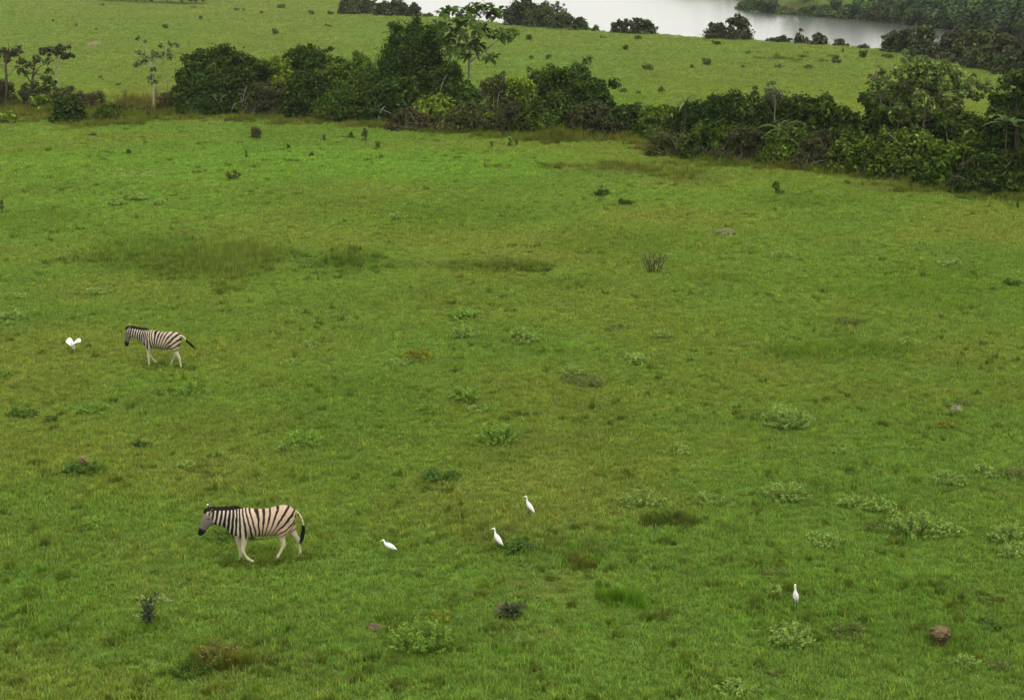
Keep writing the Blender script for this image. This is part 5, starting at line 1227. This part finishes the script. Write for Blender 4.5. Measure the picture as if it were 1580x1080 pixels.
    p['eyes'] = [(-1.24, -.09, 1.10), (-1.24, .09, 1.10)]
    p['neck_x'] = -.5; p['tan'] = (.39, .31, .23); p['leg_fade'] = (.54, .70); p['pivot'] = (-.10, .42); p['duty'] = .50
    return p
ZG = 'zebras walking across the meadow'
zebra('large pinkish striped zebra walking with its head low, close to the white egrets', 408, 865, math.radians(10), NEAR, 1.0, ZG)
zebra('smaller striped zebra with its tail blown out, beside the bird with raised wings', 252, 565, math.radians(-16), lean_neck(NEAR), .95, ZG)

# ------------------------------------------------------------------ egrets
EG = 'white egrets in the grass'
def egret(px, by, yaw, spine, label, scale=1.0, wings=None, legs=True, lift=0.0):
    """spine rows: x, z, half depth, half width, from tail tip to crown; head faces -x"""
    x, y, z, mpp = at(px, by); th = thing('egret', label, 'egret', (x, y, z + lift), yaw, EG, scale)
    rows = [(a, 0, b_, c * .9, d * .9) for a, b_, c, d in spine]; (V, F), q = plane_tube(rows, 6, 14); b = Buf(); b.add(V, F)
    if wings:
        for sgn in (-1, 1):
            w = spline([(*p_,) for p_ in wings], 4); w[:, 1] *= sgn                        # x, y, z, chord, thickness
            U = np.stack([w[:, 3], 0 * w[:, 3], w[:, 3] * .35], -1); Vv = np.stack([0 * w[:, 4], w[:, 4] * .6, w[:, 4]], -1) * np.array((1, -sgn, 1))
            b.add(*loft(w[:, :3], U, Vv, 12))
    link('body', b.mesh('body', M_FEATHER, True), th)
    hx, hz = spine[-1][0], spine[-1][1]; px_, pz_ = spine[-3][0], spine[-3][1]
    d = norm(np.array((-1.0, 0, -.18))); p0 = np.array((hx + .012, 0, hz - .004))
    b = Buf(); b.add(*tube([p0, p0 + d * .035, p0 + d * .075], [.011, .008, .002], 7)); link('bill', b.mesh('bill', M_BILL, True), th)
    for s in (-1, 1):
        b = Buf(); b.add(*loft([(hx + .022, s * .0145, hz + .006), (hx + .022, s * .0185, hz + .006)], [(.004, 0, 0)] * 2, [(0, 0, .004)] * 2, 8)); link('eye', b.mesh('eye', M_EYE), th)
        if legs:
            c = spine[len(spine) // 3]; b = Buf(); top = np.array((c[0], s * .028, c[1] - .02))
            b.add(*tube([top, (c[0] + .012, s * .03, top[2] * .5), (c[0] - .004, s * .032, .0)], [.010, .006, .006], 6))
            for a in (-.5, 0, .5): b.add(*tube([(c[0] - .004, s * .032, .006), (c[0] - .05 * math.cos(a), s * .032 + .05 * math.sin(a), .003)], [.005, .003], 4))
            link('leg', b.mesh('leg', M_SHANK, True), th)
    return th
UPR = [(.165, .10, .004, .006), (.135, .135, .022, .028), (.09, .19, .050, .052), (.045, .255, .066, .064), (.005, .32, .058, .056), (-.020, .37, .036, .036), (-.030, .415, .022, .022), (-.034, .455, .018, .018),
       (-.040, .49, .019, .018), (-.055, .512, .022, .020), (-.078, .510, .017, .015), (-.095, .502, .010, .010)]
CRO = [(.185, .17, .004, .006), (.150, .19, .022, .028), (.095, .225, .050, .052), (.03, .262, .064, .064), (-.03, .295, .056, .056), (-.07, .325, .036, .036), (-.090, .355, .024, .023), (-.098, .385, .020, .019),
       (-.112, .405, .022, .020), (-.135, .402, .017, .015), (-.152, .394, .010, .010)]
egret(766, 848, math.radians(-8), UPR, 'white egret standing tall, between the crouching one and the one behind', 1.0)
egret(815, 797, math.radians(-4), [(a, b_ , c * .92, d * .92) for a, b_, c, d in UPR], 'white egret with a stretched neck, standing behind the other two', 1.0)
egret(600, 859, math.radians(6), CRO, 'white egret leaning forward with a short neck behind the large zebra', 1.0)
egret(1226, 941, math.radians(62), [(a * .72, b_ * 1.04, c * .95, d * .95) for a, b_, c, d in UPR], 'lone white egret standing very upright near the pale bushy plant', 1.08)
FLY = [(.10, .02, .004, .01), (.085, .07, .03, .05), (.055, .14, .05, .055), (.02, .22, .058, .058), (-.02, .29, .045, .045), (-.045, .325, .03, .03), (-.06, .35, .024, .022), (-.085, .358, .020, .018), (-.105, .352, .010, .010)]
WING = [(.02, .02, .25, .11, .03), (.02, .08, .33, .150, .022), (.03, .15, .39, .160, .016), (.055, .22, .40, .125, .010), (.09, .28, .37, .04, .005)]
egret(113, 545, math.radians(80), FLY, 'white bird with both wings raised, coming down beside the smaller zebra', .92, WING, True, .06)

# ------------------------------------------------------------------ thin damp air
bm = bmesh.new(); bmesh.ops.create_cube(bm, size=1.0); me = bpy.data.meshes.new('haze'); bm.to_mesh(me); bm.free()
m, N, L = new_mat('haze'); v = N.new('ShaderNodeVolumePrincipled'); out = N.new('ShaderNodeOutputMaterial'); L.new(v.outputs[0], out.inputs['Volume'])
v.inputs['Color'].default_value = (.86, .90, .92, 1); v.inputs['Density'].default_value = .00010; v.inputs['Anisotropy'].default_value = .2
me.materials.append(m); o = link('haze', me, None, (0, 1500, 23)); zlo = float(Z.min()) - 1.2; zhi = max(float(Z.max()) + 14, 40)
o.scale = (9000, 9600, zhi - zlo); o.location = (0, 2500, (zhi + zlo) / 2); o['kind'] = 'stuff'
